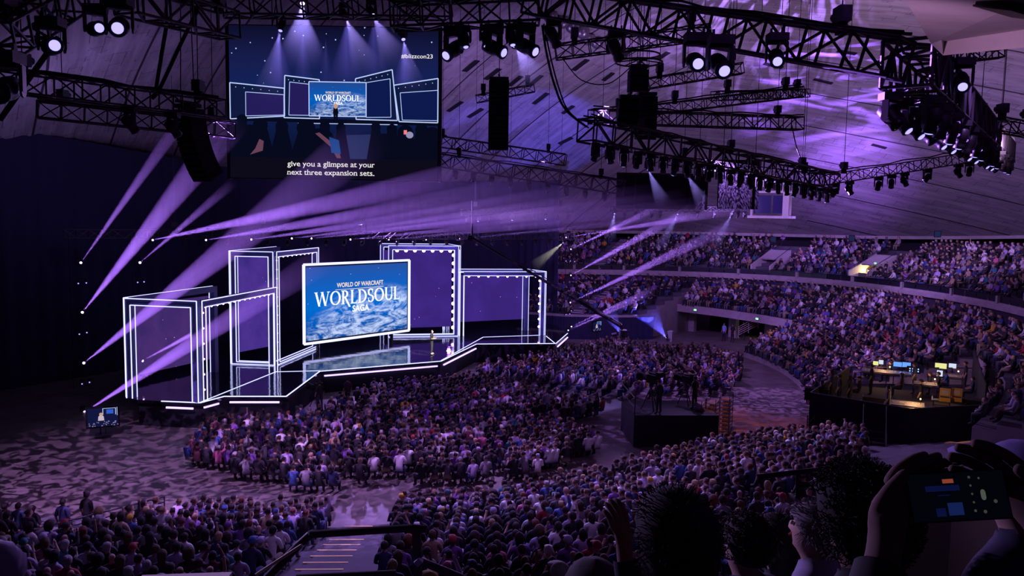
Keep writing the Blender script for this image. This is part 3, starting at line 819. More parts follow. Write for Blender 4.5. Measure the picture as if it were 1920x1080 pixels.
def hair_mesh(kind, J):
    c = J['skull'][0]; mb = MB()
    rx, ry, rz = .098, .116, .115
    def cap(grow, zlow_front, zlow_back, jitter=.006, n=14, k=9, side=None):
        vs = []; rnd = random.Random(len(kind)*7)
        for jj in range(k+1):
            for i in range(n):
                az = 2*PI*i/n; fr = math.sin(az)      # +1 front
                low = zlow_back + (zlow_front - zlow_back)*max(0, min(1, (fr+.35)/1.1))
                t = (jj / k); z = rz*grow + (low - rz*grow)*t
                zz = max(-1, min(1, z/(rz*grow))); s = math.sqrt(max(.0, 1-zz*zz)) if z > -.02 else 1.0
                if z < -.02: s = math.sqrt(1-(.02/(rz*grow))**2) * (1 - .25*max(0, -z-.02)/.25)
                w_ = 1 + rnd.uniform(-jitter, jitter)*10
                vs.append(c + Vector((rx*grow*s*math.cos(az)*w_, ry*grow*s*math.sin(az)*w_-.008, z)))
        mb.add(vs, [(jj*n+i, jj*n+(i+1) % n, (jj+1)*n+(i+1) % n, (jj+1)*n+i) for jj in range(k) for i in range(n)], 0, True)
    if kind == 'short': cap(1.0, .045, -.075)
    elif kind == 'bob': cap(1.10, .05, -.16)
    elif kind == 'long': cap(1.08, .05, -.33)
    elif kind == 'curly': cap(1.32, .05, -.12, .009)
    elif kind == 'bun': cap(1.03, .045, -.07); mb.ball(c+Vector((0, -.10, .09)), .05, 8, 6)
    elif kind == 'cap':
        cap(1.07, .03, -.01, 0); mb.lathe([(.085, 0), (.09, .012), (.02, .016)], 12, Matrix.Translation(c+Vector((0, .13, .035))) @ Matrix.Diagonal((1, .9, 1, 1)))
    elif kind == 'fringe': cap(1.03, .03, -.05)
    me = bpy.data.meshes.new('hair'); me.from_pydata([tuple(v) for v in mb.v], [], mb.f); me.materials.append(person_m)
    me.polygons.foreach_set('use_smooth', [True]*len(mb.f)); return me
POSES = ['sit', 'sit_forward', 'sit_back', 'sit_phone', 'sit_clap', 'sit_cross', 'sit_phone_high', 'sit_armup', 'stand', 'stand_talk']
BODY = {}
def add_face(me, J):
    """pull a nose and ears out of the head's surface"""
    c = J['skull'][0]
    for v in me.vertices:
        d = v.co - c
        if abs(d.x) < .022 and d.y > .05 and -.055 < d.z < -.005: v.co.y += .022
        if abs(d.x) > .065 and abs(d.y) < .035 and -.05 < d.z < .02: v.co.x += math.copysign(.014, d.x)
def make_body(pose, sub=1):
    J, bones = skel(pose); me = skin_mesh(J, bones, sub); me.name = 'person'
    add_face(me, J)
    me.materials.clear(); me.materials.append(person_m)
    reg = [region_of(p.center, J, bones) for p in me.polygons]
    top = cloth_from(me, lambda i: reg[i][0] == 'top' and not (reg[i][2][0] == 'neckbase' and reg[i][0] == 'skin'), .012, 'shirt')
    lng = cloth_from(me, lambda i: reg[i][0] in ('top', 'arm'), .013, 'hoodie')
    leg = cloth_from(me, lambda i: reg[i][0] == 'leg', .010, 'trousers')
    shoe = cloth_from(me, lambda i: reg[i][0] == 'shoe', .014, 'shoes')
    return dict(J=J, bones=bones, me=me, shirt=top, hoodie=lng, trousers=leg, shoes=shoe)
for p in POSES: BODY[p] = make_body(p)
HAIR = {k: hair_mesh(k, BODY['sit']['J']) for k in ('short', 'bob', 'long', 'curly', 'bun', 'cap', 'fringe')}
def person(pose, loc, rz, cols, hair, sleeves, scale=1.0, name='person'):
    """cols: skin, top, trousers, hair"""
    B = BODY[pose]
    o = bpy.data.objects.new(name, B['me']); COL.objects.link(o)
    o.location = loc; o.rotation_euler = (0, 0, rz); o.scale = (scale,)*3; o.color = (*cols[0], 1)
    def ch(n, me, c, loc=(0, 0, 0)):
        q = bpy.data.objects.new(n, me); COL.objects.link(q); q.parent = o; q.color = (*c, 1); q.location = loc; return q
    ch(sleeves, B[sleeves], cols[1]); ch('trousers', B['trousers'], cols[2]); ch('shoes', B['shoes'], (.05, .05, .06))
    if hair: ch('cap' if hair == 'cap' else 'hair', HAIR[hair], cols[3], B['J']['skull'][0] - BODY['sit']['J']['skull'][0])
    return o
TOPS = [('black', (.018, .016, .022), 40), ('charcoal', (.05, .045, .055), 14), ('grey', (.26, .24, .28), 12), ('white', (.80, .76, .80), 10), ('lavender', (.45, .36, .58), 9),
        ('navy', (.025, .03, .10), 9), ('blue', (.05, .10, .32), 5), ('red', (.40, .03, .05), 1.2), ('pink', (.62, .16, .30), 1.2), ('teal', (.05, .20, .26), .6),
        ('tan', (.42, .28, .18), 2), ('maroon', (.12, .03, .05), 2.5), ('yellow', (.70, .40, .04), .5), ('purple', (.20, .08, .34), 5)]
HAIRC = [('black', (.012, .010, .012)), ('dark brown', (.035, .020, .015)), ('brown', (.10, .055, .03)), ('blond', (.42, .28, .14)), ('grey', (.35, .32, .33)), ('auburn', (.16, .04, .02))]
SKINC = [(.55, .33, .25), (.45, .26, .19), (.62, .40, .32), (.30, .16, .11), (.16, .085, .06)]
LEGC = [('dark', (.02, .02, .03)), ('blue', (.05, .08, .20)), ('khaki', (.30, .24, .16)), ('grey', (.14, .13, .15))]

# folding chair
def chair_mesh():
    mb = MB()
    mb.box((0, .02, .44), (.44, .42, .035)); mb.box((0, -.235, .74), (.43, .03, .26), (R(-8), 0, 0))
    for s in (-1, 1):
        mb.bar((s*.215, -.25, .86), (s*.215, .24, 0), .022); mb.bar((s*.19, .18, .42), (s*.19, -.26, 0), .022)
    mb.bar((-.2, .19, .1), (.2, .19, .1), .02); mb.bar((-.19, -.2, .1), (.19, -.2, .1), .02)
    return mb
_c = chair_mesh().build('folding_chair', mat('black_plastic', (.02, .02, .024), .5)); CHAIR = _c.data; bpy.data.objects.remove(_c)
def chair(loc, rz):
    o = bpy.data.objects.new('folding_chair', CHAIR); COL.objects.link(o); o.location = loc; o.rotation_euler = (0, 0, rz); return o

# ------------------------------------------------------------------ where the audience sits
rng = random.Random(11)
STAGE_AIM = Vector((-9.5, 61, 0))
def face_stage(p, jit=.25):
    d = STAGE_AIM - p; return math.atan2(d.y, d.x) - PI/2 + rng.uniform(-jit, jit)
seats = []     # dict(pos, rz, section, row, seat, pose)
def inpoly(x, y, poly):
    c = False; n = len(poly)
    for i in range(n):
        (x0, y0), (x1, y1) = poly[i], poly[(i+1) % n]
        if (y0 > y) != (y1 > y) and x < (x1-x0)*(y-y0)/(y1-y0) + x0: c = not c
    return c
def fpoly(px): return [tuple(atz(x, y, 0)[:2]) for x, y in px]
def fill(section, poly, r0, r1, dr, ds, gaps=(), occ=.97):
    row = 0; r = r1
    while r > r0:
        row += 1; k = 0
        n = int(2*PI*r/ds)
        for i in range(n):
            a = -180 + 360*i/n; p = P(r, a)
            if any(g0 < a < g1 for g0, g1 in gaps): continue
            if not inpoly(p.x, p.y, poly): continue
            k += 1
            if rng.random() > occ: continue
            p = P(r + rng.uniform(-.08, .08), a); seats.append(dict(p=p, rz=face_stage(p), sec=section, row=row, seat=k))
        r -= dr
fill('floor', fpoly([(345, 878), (450, 912), (600, 938), (745, 905), (850, 880), (858, 850), (740, 800), (640, 770), (600, 800), (520, 812), (400, 812)]), 4, 30, .95, .56)
fill('floor', fpoly([(760, 880), (800, 930), (900, 925), (935, 885), (1000, 905), (1085, 860), (1150, 845), (1175, 785), (1185, 755), (1300, 745), (1385, 745), (1395, 690),
                     (1330, 668), (1250, 672), (1160, 655), (1105, 665), (1000, 690), (905, 705), (860, 735), (700, 745), (655, 765), (760, 805)]), 4, 32, .95, .56)
fill('floor', fpoly([(935, 905), (1000, 910), (1090, 870), (1150, 850), (1160, 800), (1000, 830)]), 18, 30, .95, .56)
def tier_people(sec, a0, a1, ds, gaps=(), occ=.95, dz=0.0, rows=None):
    for k, (rf, z) in enumerate(ROWS[sec]):
        if rows and k not in rows: continue
        a = a0; s = 0
        while a < a1:
            r = rf(a); s += 1
            if not any(g0 < a < g1 for g0, g1 in gaps) and rng.random() < occ:
                p = P(r + rng.uniform(-.1, .1), a, z + dz); seats.append(dict(p=p, rz=face_stage(p), sec=sec, row=k+1, seat=s))
            a += math.degrees(ds / r)
tier_people('near', -122, -40, .56, gaps=((-102.3, -99.6), (-88.6, -84.3), (-66.6, -64.6)), occ=.96)
tier_people('right_back', -26.5, -15.2, .56, occ=.93)
tier_people('right', -14.8, 20.5, .56, gaps=((-10.5, -9), (6.5, 7.8)), occ=.93)
tier_people('side', -41.5, -27.5, .56, occ=.9)
tier_people('tunnel', 21.5, 44.5, .56, occ=.95)
tier_people('far', 46, 69.5, .58, gaps=((54, 56.4),), occ=.93)
tier_people('balcony', -29, 71, .60, gaps=((59.5, 62), (36.3, 39.6), (22.5, 26.5), (8, 9.5), (-6, -2)), occ=.78)
PLAT = [(-42, -21, 24.0, 36.0)]      # mixing platform: keep seats clear (angle range, radius range)
def rp(px, py, zt=1.08): p = atz(px, py, zt); return Vector((p.x, p.y, 0))
RAIL0, RAIL1 = rp(26, 1001), rp(308, 931)
def clear(sx_):
    d = sx_['p'] - SC; r = math.hypot(d.x, d.y); a = math.degrees(math.atan2(d.y, d.x))
    if sx_['sec'] == 'floor' and stage_poly(sx_['p'], 1.0): return False
    if inpoly(sx_['p'].x, sx_['p'].y, [(14.6, 40.6), (18.8, 36.2), (24.3, 37.6), (29.2, 48.8), (20.2, 48.8)]): return False
    if -42 < a < -26 and r < 36: return False if sx_['sec'] != 'near' else True
    if sx_['sec'] == 'near' and a < -98:      # keep the aisle in front of the railing free
        d_ = RAIL1 - RAIL0; v_ = sx_['p'] - RAIL0
        if d_.x*v_.y - d_.y*v_.x > -2.2 * d_.length: return False
    if sx_['sec'] == 'floor' and -58 < a < -33 and r > 17.0: return False
    return True
def stage_poly(p, grow):
    return inpoly(p.x, p.y, [(cx+(q.x-cx)*1.04, cy+(q.y-cy)*1.04) for q in deck])
seats = [s for s in seats if clear(s)]
def off_right(s):
    x, y, z = proj(s['p'] + Vector((0, 0, 1.1))); return s['sec'] == 'near' and x > 1625 and y < 925
seats = [s for s in seats if not off_right(s)]
vis = []
for s in seats:
    x, y, z = proj(s['p'] + Vector((0, 0, 1.1)))
    s['d'] = z; s['px'] = (x, y)
    if z > 0 and -60 < x < 1980 and y < 1120: vis.append(s)
vis.sort(key=lambda s: s['d'])
NEAR_N = 285
near, rest = vis[:NEAR_N], vis[NEAR_N:]
poses_w = ['sit']*8 + ['sit_forward']*3 + ['sit_back']*4 + ['sit_cross']*4 + ['sit_clap']*3 + ['sit_phone']*2 + ['sit_phone_high', 'sit_armup']
def pick(): 
    t = rng.choices(TOPS, [w_[2] for w_ in TOPS])[0]; h = rng.choices(HAIRC, [9, 7, 3, 1, 1, .6])[0]; k = rng.choices(SKINC, [5, 4, 4, 2, 1])[0]; l = rng.choices(LEGC, [5, 3, 1, 2])[0]
    return t, h, k, l
HN = {'short': 'short', 'bob': 'chin-length', 'long': 'long', 'curly': 'bushy', 'bun': 'tied-up', 'fringe': 'cropped'}
def block_of(s):
    d = s['p'] - SC; a = math.degrees(math.atan2(d.y, d.x))
    if s['sec'] == 'floor': return 'floor seats'
    return 'railing block' if a < -101 else ('lit-steps block' if a < -86 else ('central block' if a < -65.5 else 'far-right block'))
for s in near:
    t, h, k, l = pick(); pose = rng.choice(poses_w); hair = rng.choices(['short', 'bob', 'long', 'curly', 'bun', 'cap', 'fringe', None], [9, 3, 5, 2, 1, 4, 4, 2])[0]
    sl = rng.choice(['shirt', 'shirt', 'hoodie'])
    o = person(pose, s['p'], s['rz'], (k, t[1], l[1], h[1] if hair != 'cap' else rng.choice(TOPS)[1]), hair, sl, rng.uniform(.93, 1.06))
    hd = 'bald' if hair is None else ('in a cap' if hair == 'cap' else f'with {HN[hair]} {h[0]} hair')
    blk = block_of(s)
    o['label'] = f"{'bald ' if hair is None else ''}person in {t[0]} {sl}{'' if hair is None else ', ' + (hair if hair == 'cap' else HN[hair] + ' ' + h[0] + ' hair')}, row {card(s['row'])} seat {card(s['seat'])}, {blk}"
    tag(o, cat='person', group='audience seated nearest the camera')
    if s['sec'] == 'floor' or s['row'] <= 2 or rng.random() < .35:
        c = chair(s['p'], s['rz'])
        tag(c, f"folding chair under {t[0]} {sl}, row {card(s['row'])} seat {card(s['seat'])}, {blk}", 'chair', 'folding chairs under the near audience')

# everyone farther off: one uncountable crowd, one mesh with per-person colours
def lod(pose):
    J, bones = skel(pose); me = skin_mesh(J, bones, 0)
    n = len(me.vertices); co = np.empty(n*3, np.float32); me.vertices.foreach_get('co', co); co = co.reshape(-1, 3)
    reg = []
    c = J['skull'][0]
    for v in me.vertices:
        r_ = region_of(v.co, J, bones)[0]
        if r_ == 'skin' and (v.co - c).length < .16 and (v.co.z > c.z - .02) and (v.co.y < c.y + .045 or v.co.z > c.z + .05): r_ = 'hair'
        reg.append({'skin': 0, 'top': 1, 'leg': 2, 'shoe': 3, 'hair': 4, 'arm': 5}[r_])
    faces = [tuple(p.vertices) for p in me.polygons]
    hm = [v.co.copy() for v in me.vertices]
    for i, g_ in enumerate(reg):
        if g_ == 4: co[i] = np.array(c) + (co[i] - np.array(c)) * 1.18
    return co, np.array(reg), faces
LODS = {p: lod(p) for p in ('sit', 'sit_forward', 'sit_back', 'sit_cross', 'sit_clap', 'sit_phone', 'sit_armup')}
VV, FF, CC = [], [], []; off = 0
lp = ['sit']*6 + ['sit_forward']*2 + ['sit_back']*2 + ['sit_cross']*2 + ['sit_clap', 'sit_clap', 'sit_phone', 'sit_armup']
NPR = np.random.RandomState(5)
for s in rest:
    co, reg, faces = LODS[rng.choice(lp)]
    t, h, k, l = pick()
    if rng.random() < .07: h = ('x', rng.choice(TOPS)[1])
    if rng.random() < .04: h = ('x', k)
    c, sn = math.cos(s['rz']), math.sin(s['rz']); sc = rng.uniform(.93, 1.06)
    M = np.array([[c, -sn, 0], [sn, c, 0], [0, 0, 1]], np.float32) * sc
    VV.append(co @ M.T + np.array(s['p'], np.float32))
    pal = np.array([k, t[1], l[1], (.04, .04, .05), h[1], t[1] if rng.random() < .6 else k], np.float32)
    CC.append(pal[reg])
    FF += [tuple(off + i for i in f) for f in faces]; off += len(co)
VV = np.concatenate(VV); CC = np.concatenate(CC)
me = bpy.data.meshes.new('crowd')
me.from_pydata(VV.tolist(), [], FF)
ca = me.color_attributes.new('tint', 'FLOAT_COLOR', 'POINT')
ca.data.foreach_set('color', np.concatenate([CC, np.ones((len(CC), 1), np.float32)], 1).astype(np.float32).ravel())
cm = mat('crowd_fabric_and_skin', rough=.85); n = NT(cm); at = n.add('ShaderNodeVertexColor'); at.layer_name = 'tint'
n.l.new(at.outputs[0], n.n['Principled BSDF'].inputs['Base Color'])
me.materials.append(cm); me.polygons.foreach_set('use_smooth', [True]*len(me.polygons))
crowd = bpy.data.objects.new('crowd', me); COL.objects.link(crowd)
tag(crowd, 'dense seated audience filling the floor, far tiers and balcony', 'crowd', kind='stuff')
print('SEATS', len(seats), 'VIS', len(vis), 'far crowd', len(rest), 'near limit', near[-1]['d'])

# presenter on the stage
pp = dk(809, 665)
o = person('stand_talk', pp, math.atan2(-.6, .8) - PI/2 + .5, ((.62, .42, .34), (.02, .02, .025), (.035, .035, .045), (.3, .3, .3)), None, 'shirt', 1.04)
for ch in o.children:
    if ch.name.startswith('shoes'): ch.color = (.75, .62, .5, 1)
tag(o, 'bald presenter in black t-shirt and pale shoes standing on the stage', 'person')
spot('presenter_key', (2.5, 51, 12.5), pp + Vector((0, 0, 1)), 42000, (1.0, .80, .68), R(7), .5, .05)

for (px, py, ps, top, hair, lab) in ((12, 1040, 'stand', 'black', 'short', 'first of the people standing left of the railing, in black'), (37, 1036, 'stand', 'navy', 'short', 'second standing person left of the railing, in dark blue'),
    (64, 1043, 'stand', 'black', 'fringe', 'person in black t-shirt standing with arms down left of the railing'), (30, 1078, 'stand', 'charcoal', 'short', 'person in charcoal standing lowest of those left of the railing'),
    (120, 1030, 'stand', 'navy', 'short', 'person in navy standing alone before the railing'), (165, 1016, 'stand', 'black', 'bun', 'person in black standing near the railing, hair tied up')):
    p = atz(px, py, 0); p = Vector((p.x, p.y, 0)); t_ = [t for t in TOPS if t[0] == top][0][1]
    o = person(ps, p, face_stage(p), ((.55, .33, .25), t_, (.02, .02, .03), (.03, .02, .02)), hair, 'shirt', rng.uniform(.97, 1.04)); tag(o, lab, 'person')

# ------------------------------------------------------------------ rigging
def at3(px, py, Y): return aty(px, py, Y)
truss_m = mat('black_truss', (.045, .04, .05), .5, .4)
def truss(p0, p1, w, label, group='lighting trusses', h=None, bay=None, drape=0):
    p0, p1 = Vector(p0), Vector(p1); h = h or w; bay = bay or w*1.25
    d = p1 - p0; L = d.length; d /= L
    up = Vector((0, 0, 1)); x = d.cross(up).normalized(); u = x.cross(d)
    root = empty('lighting_truss', (p0+p1)/2); r = w*.055 if w > .3 else w*.075
    r = max(r, .018)
    def ks(o): o.parent = root; o.location -= root.location if False else Vector((0, 0, 0)); o.matrix_parent_inverse = Matrix.Translation(root.location).inverted(); return o
    cor = {}
    for sx_ in (-1, 1):
        for sz in (-1, 1):
            off = x*(sx_*w/2) + u*(sz*h/2); cor[sx_, sz] = off
            q = MB(); q.tube(p0+off, p1+off, r, 5); ks(q.build('chord', truss_m))
    q = MB(); n = max(1, round(L/bay)); faces = (((-1,-1), (-1,1)), ((1,-1), (1,1)), ((-1,1), (1,1)), ((-1,-1), (1,-1)))
    rb = r*.62
    for i in range(n+1):
        a = p0 + d*(L*i/n)
        for A, B in faces: q.bar(a+cor[A], a+cor[B], rb*2)
        if i < n:
            b = p0 + d*(L*(i+1)/n)
            for k, (A, B) in enumerate(faces):
                if (i + k) % 2: A, B = B, A
                q.bar(a+cor[A], b+cor[B], rb*2)
    ks(q.build('lattice', truss_m))
    if drape:     # cables lying along the top
        rr = random.Random(int(L*100))
        for k in range(drape):
            q = MB(); pts = []
            m_ = max(4, int(L/.7)); o0 = x*rr.uniform(-.4, .4)*w
            for i in range(m_+1): pts.append(p0 + d*(L*i/m_) + u*(h/2+.05+rr.uniform(0, .10)) + o0 + x*rr.uniform(-.06, .06))
            q.path(pts, .032, 5); ks(q.build('cable', black))
    tag(root, label, 'truss', group); return root, x, u, d

# moving light: built once, copied with its parts
def make_fixture():
    root = empty('moving_light')
    q = MB(); q.box((0, 0, -.10), (.44, .34, .17)); q.box((0, 0, -.01), (.30, .10, .04)); q.box((.14, 0, .04), (.04, .06, .12)); q.box((-.14, 0, .04), (.04, .06, .12))
    b = q.build('base', blackm, root)
    q = MB(); q.box((0, 0, -.215), (.46, .16, .06))
    for s in (-1, 1): q.bar((s*.225, 0, -.20), (s*.225, 0, -.58), .05, .15, up=(0, 1, 0)); q.lathe([(.10, 0), (.10, .03)], 10, Matrix.Translation((s*.225-.015, 0, -.56)) @ Matrix.Rotation(PI/2, 4, 'Y'))
    y = q.build('yoke', blackm, root)
    q = MB(); q.lathe([(.10, -.30), (.155, -.26), (.175, -.10), (.165, .05), (.14, .12), (.15, .20), (.165, .30), (.15, .31)], 16)
    h = q.build('head', blackm, root); h.location = (0, 0, -.55)
    q = MB(); q.lathe([(.112, .300), (.08, .335), (.03, .345)], 16)
    l = q.build('lens', lens_off, h)
    return root
FX = make_fixture()
FX_used = [False]
lens_meshes = {}
def lens_variant(kind):
    if kind == 'off': return None
    if kind not in lens_meshes:
        me = FX.children_recursive
        src = [c for c in FX.children_recursive if c.name.startswith('lens')][0].data.copy()
        src.materials.clear(); src.materials.append({'on': lens_on, 'hot': lens_hot}[kind]); lens_meshes[kind] = src
    return lens_meshes[kind]
def fixture(p, aim, kind='off', label='moving light', group='moving lights on the rig', s=1.0):
    """p: the clamp point; aim: a world point the head faces"""
    root = copy_tree(FX)
    root.location = p; root.scale = (s,)*3
    d = Vector(aim) - (Vector(p) - Vector((0, 0, .55*s)))
    az = math.atan2(d.y, d.x); tilt = math.atan2(math.hypot(d.x, d.y), d.z)      # from +z
    for c in root.children:
        n = c.name.split('.')[0]
        if n == 'yoke': c.rotation_euler = (0, 0, az - PI/2)
        if n == 'head':
            c.matrix_local = Matrix.Translation((0, 0, -.55)) @ Matrix.Rotation(az - PI/2, 4, 'Z') @ Matrix.Rotation(-tilt, 4, 'X')
            lv = lens_variant(kind)
            if lv:
                for q in c.children: q.data = lv
    tag(root, label, 'stage light', group)
    return root

# ------------------------------------------------------------------ haze shafts, each filled by its own lamp
def haze_mat(name, dens, fade=True, aniso=.2):
    m = bpy.data.materials.new(name); m.use_nodes = True; n = NT(m); n.n.clear()
    out = n.add('ShaderNodeOutputMaterial'); v = n.add('ShaderNodeVolumeScatter'); v.inputs['Color'].default_value = (1, 1, 1, 1)
    v.inputs['Density'].default_value = dens; v.inputs['Anisotropy'].default_value = aniso
    n.l.new(v.outputs[0], out.inputs['Volume']); m.cycles.homogeneous_volume = True
    if fade:
        m.cycles.homogeneous_volume = False; m.cycles.volume_step_rate = 1
        tc = n.add('ShaderNodeTexCoord'); sx = n.add('ShaderNodeSeparateXYZ'); n.l.new(tc.outputs['Object'], sx.inputs[0])
        mr = n.add('ShaderNodeMapRange'); n.l.new(sx.outputs[2], mr.inputs[0]); mr.inputs[1].default_value = .50; mr.inputs[2].default_value = 1.0; mr.inputs[3].default_value = dens; mr.inputs[4].default_value = 0
        n.l.new(mr.outputs[0], v.inputs['Density'])
    return m
hz_fade = haze_mat('stage_haze_thinning', .02)
BEAMS = []
BEAM_P = 38000
def beam(src, dst, r1, power, color=(.40, .16, 1.0), label='', r0=.07, dens=.02, name='haze_shaft', quad=False):
    src, dst = Vector(src), Vector(dst); d = dst - src; L = d.length
    q = MB(); q.lathe([(r0, 0), (r1, 1)], 20)
    o = q.build(name, hz_fade)
    bm = bmesh.new(); bm.from_mesh(o.data); bmesh.ops.remove_doubles(bm, verts=bm.verts, dist=1e-5); bmesh.ops.recalc_face_normals(bm, faces=bm.faces)
    for f in bm.faces: f.smooth = False
    bm.to_mesh(o.data); bm.free()
    o.matrix_world = Matrix.Translation(src) @ d.to_track_quat('Z', 'Y').to_matrix().to_4x4() @ Matrix.Diagonal((1, 1, L, 1))
    tag(o, label, 'light beam', 'light beams in the haze', 'stuff')
    l = spot('beam_lamp', src - d.normalized()*.02, dst, power, color, 2*math.atan(r1/L)*1.02, .25, .03)
    l.data.use_nodes = True; t = l.data.node_tree; f = t.nodes.new('ShaderNodeLightFalloff'); f.inputs[0].default_value = 1.0
    t.links.new(f.outputs['Quadratic' if quad else 'Linear'], t.nodes['Emission'].inputs['Strength'])
    l.data.cycles.max_bounces = 1
    return o
LT = [ # source px, depth, end px, depth, end radius, power
 ((152, 492), 52, (365, 190), 33, .42, 1.0, 'steep haze beam rising from the top of the far-left light tower'),
 ((155, 585), 50, (440, 225), 32, .75, 1.1, 'wide haze beam rising from the middle of the far-left light tower'),
 ((263, 492), 52, (438, 342), 36, .32, .9, 'haze beam rising from the top lamp of the inner light tower'),
 ((158, 680), 48, (700, 250), 26, .95, .9, 'long haze beam from the low lamp of the far-left light tower'),
 ((265, 581), 50, (585, 345), 33, .5, 1.0, 'haze beam rising from the middle lamp of the inner light tower'),
 ((160, 772), 46, (620, 478), 27, .62, 1.3, 'bright haze beam starting above the side monitor'),
 ((268, 676), 48, (560, 520), 36, .40, 1.5, 'short bright haze beam crossing the near low portal'),
 ((287, 450), 52, (1010, 300), 25, .75, 1.2, 'shallow haze beam from the first lamp of the stage truss'),
 ((387, 450), 54, (1120, 330), 27, .75, .9, 'shallow haze beam from the second lamp of the stage truss'),
 ((472, 449), 56, (1180, 352), 30, .70, .8, 'shallow haze beam from the third lamp of the stage truss'),
 ((548, 447), 57, (1240, 362), 32, .62, .8, 'shallow haze beam from the fourth lamp of the stage truss'),
 ((585, 447), 58, (1290, 372), 36, .60, 1.0, 'shallow haze beam from the fifth lamp of the stage truss'),
 ((658, 449), 60, (1330, 382), 38, .55, .8, 'shallow haze beam from the sixth lamp of the stage truss'),
 ((730, 449), 62, (1370, 388), 42, .50, .9, 'shallow haze beam from the seventh lamp of the stage truss'),
 ((800, 449), 64, (1400, 392), 46, .45, .9, 'shallow haze beam from the eighth lamp of the stage truss'),
 ((863, 448), 66, (1420, 395), 50, .42, 1.0, 'shallow haze beam from the ninth lamp of the stage truss'),
 ((1062, 445), 70, (1400, 392), 52, .38, 1.3, 'thin haze beam from the far-right tower top lamp'),
 ((1071, 467), 70, (1240, 385), 54, .32, 1.3, 'thin haze beam from the second lamp of the far-right tower'),
 ((1071, 516), 70, (1300, 390), 52, .45, 1.3, 'haze beam crossing the balcony crowd from the far-right tower'),
 ((1070, 567), 70, (1400, 410), 50, .55, 1.3, 'haze beam crossing the parapet from the far-right tower'),
 ((1072, 612), 70, (1230, 538), 58, .25, 1.5, 'upper of the twin thin beams low on the far-right tower'),
 ((1066, 619), 70, (1225, 548), 58, .25, 1.5, 'lower of the twin thin beams low on the far-right tower'),
]
FXP = []
for (s, Y0, e, Y1, r1, pw, lab) in LT:
    a, b = at3(*s, Y0), at3(*e, Y1)
    BEAMS.append((a, b)); beam(a, b, r1*(.8 if Y1 < 40 and Y0 > 51.5 else .9), pw*BEAM_P*(1.35 if s[1] < 460 else 1.1), label=lab)
    FXP.append((a, b, lab))
# lamps that throw the shafts, on towers and on the stage truss
def lt_fix(i, s=.8): a, b, lab = FXP[i]; d = (b - a).normalized(); return a - d*.42*s + Vector((0, 0, .55*s)), b
for i in range(len(FXP)):
    s_ = .75 if i < 7 else (.6 if i < 16 else .5)
    p, b = lt_fix(i, s_)
    fixture(p, b, 'hot', f'lamp {card(i+1)} along the stage, throwing the ' + ' '.join(FXP[i][2].split(' from ')[0].split(' rising')[0].split(' low on')[0].replace('haze beam', 'beam').split()[:8]), 'moving lights around the stage', s_)

# light towers: slim truss masts
def tower(px, Y, ytop, ybot, lab, w=.42):
    p = at3(px, ybot, Y); t_ = at3(px, ytop, Y)
    z0 = 0 if p.z < 2 else p.z
    t, *_ = truss((p.x, p.y, z0), (p.x, p.y, t_.z), w, lab, 'upright light towers')
    return p
tower(140, 52, 436, 790, 'upright truss tower far left carrying violet lamps')
tower(255, 52, 436, 770, 'slim upright truss tower in front of the near low portal')
tower(1058, 71, 436, 600, 'upright truss tower at the far right end of the stage')
# pairs of small purple lamps on the towers
k = 0
for (px, py, Y) in ((147, 532, 52), (162, 531, 52), (149, 627, 50), (163, 624, 50), (154, 720, 49), (168, 717, 49), (258, 530, 51), (270, 529, 51), (261, 622, 50), (272, 620, 50), (264, 715, 49), (275, 711, 49),
                    (1060, 490, 70), (1068, 490, 70), (1076, 491, 70), (1060, 590, 70), (1067, 589, 70), (1070, 583, 70)):
    p = at3(px, py, Y) + Vector((0, 0, .26)); k += 1
    fixture(p, p + Vector((6, -12, -1.5)), 'on', f'tiny violet lamp clamped to an upright stage tower, {ordw(k)} from the left', 'small tower lamps', .40)

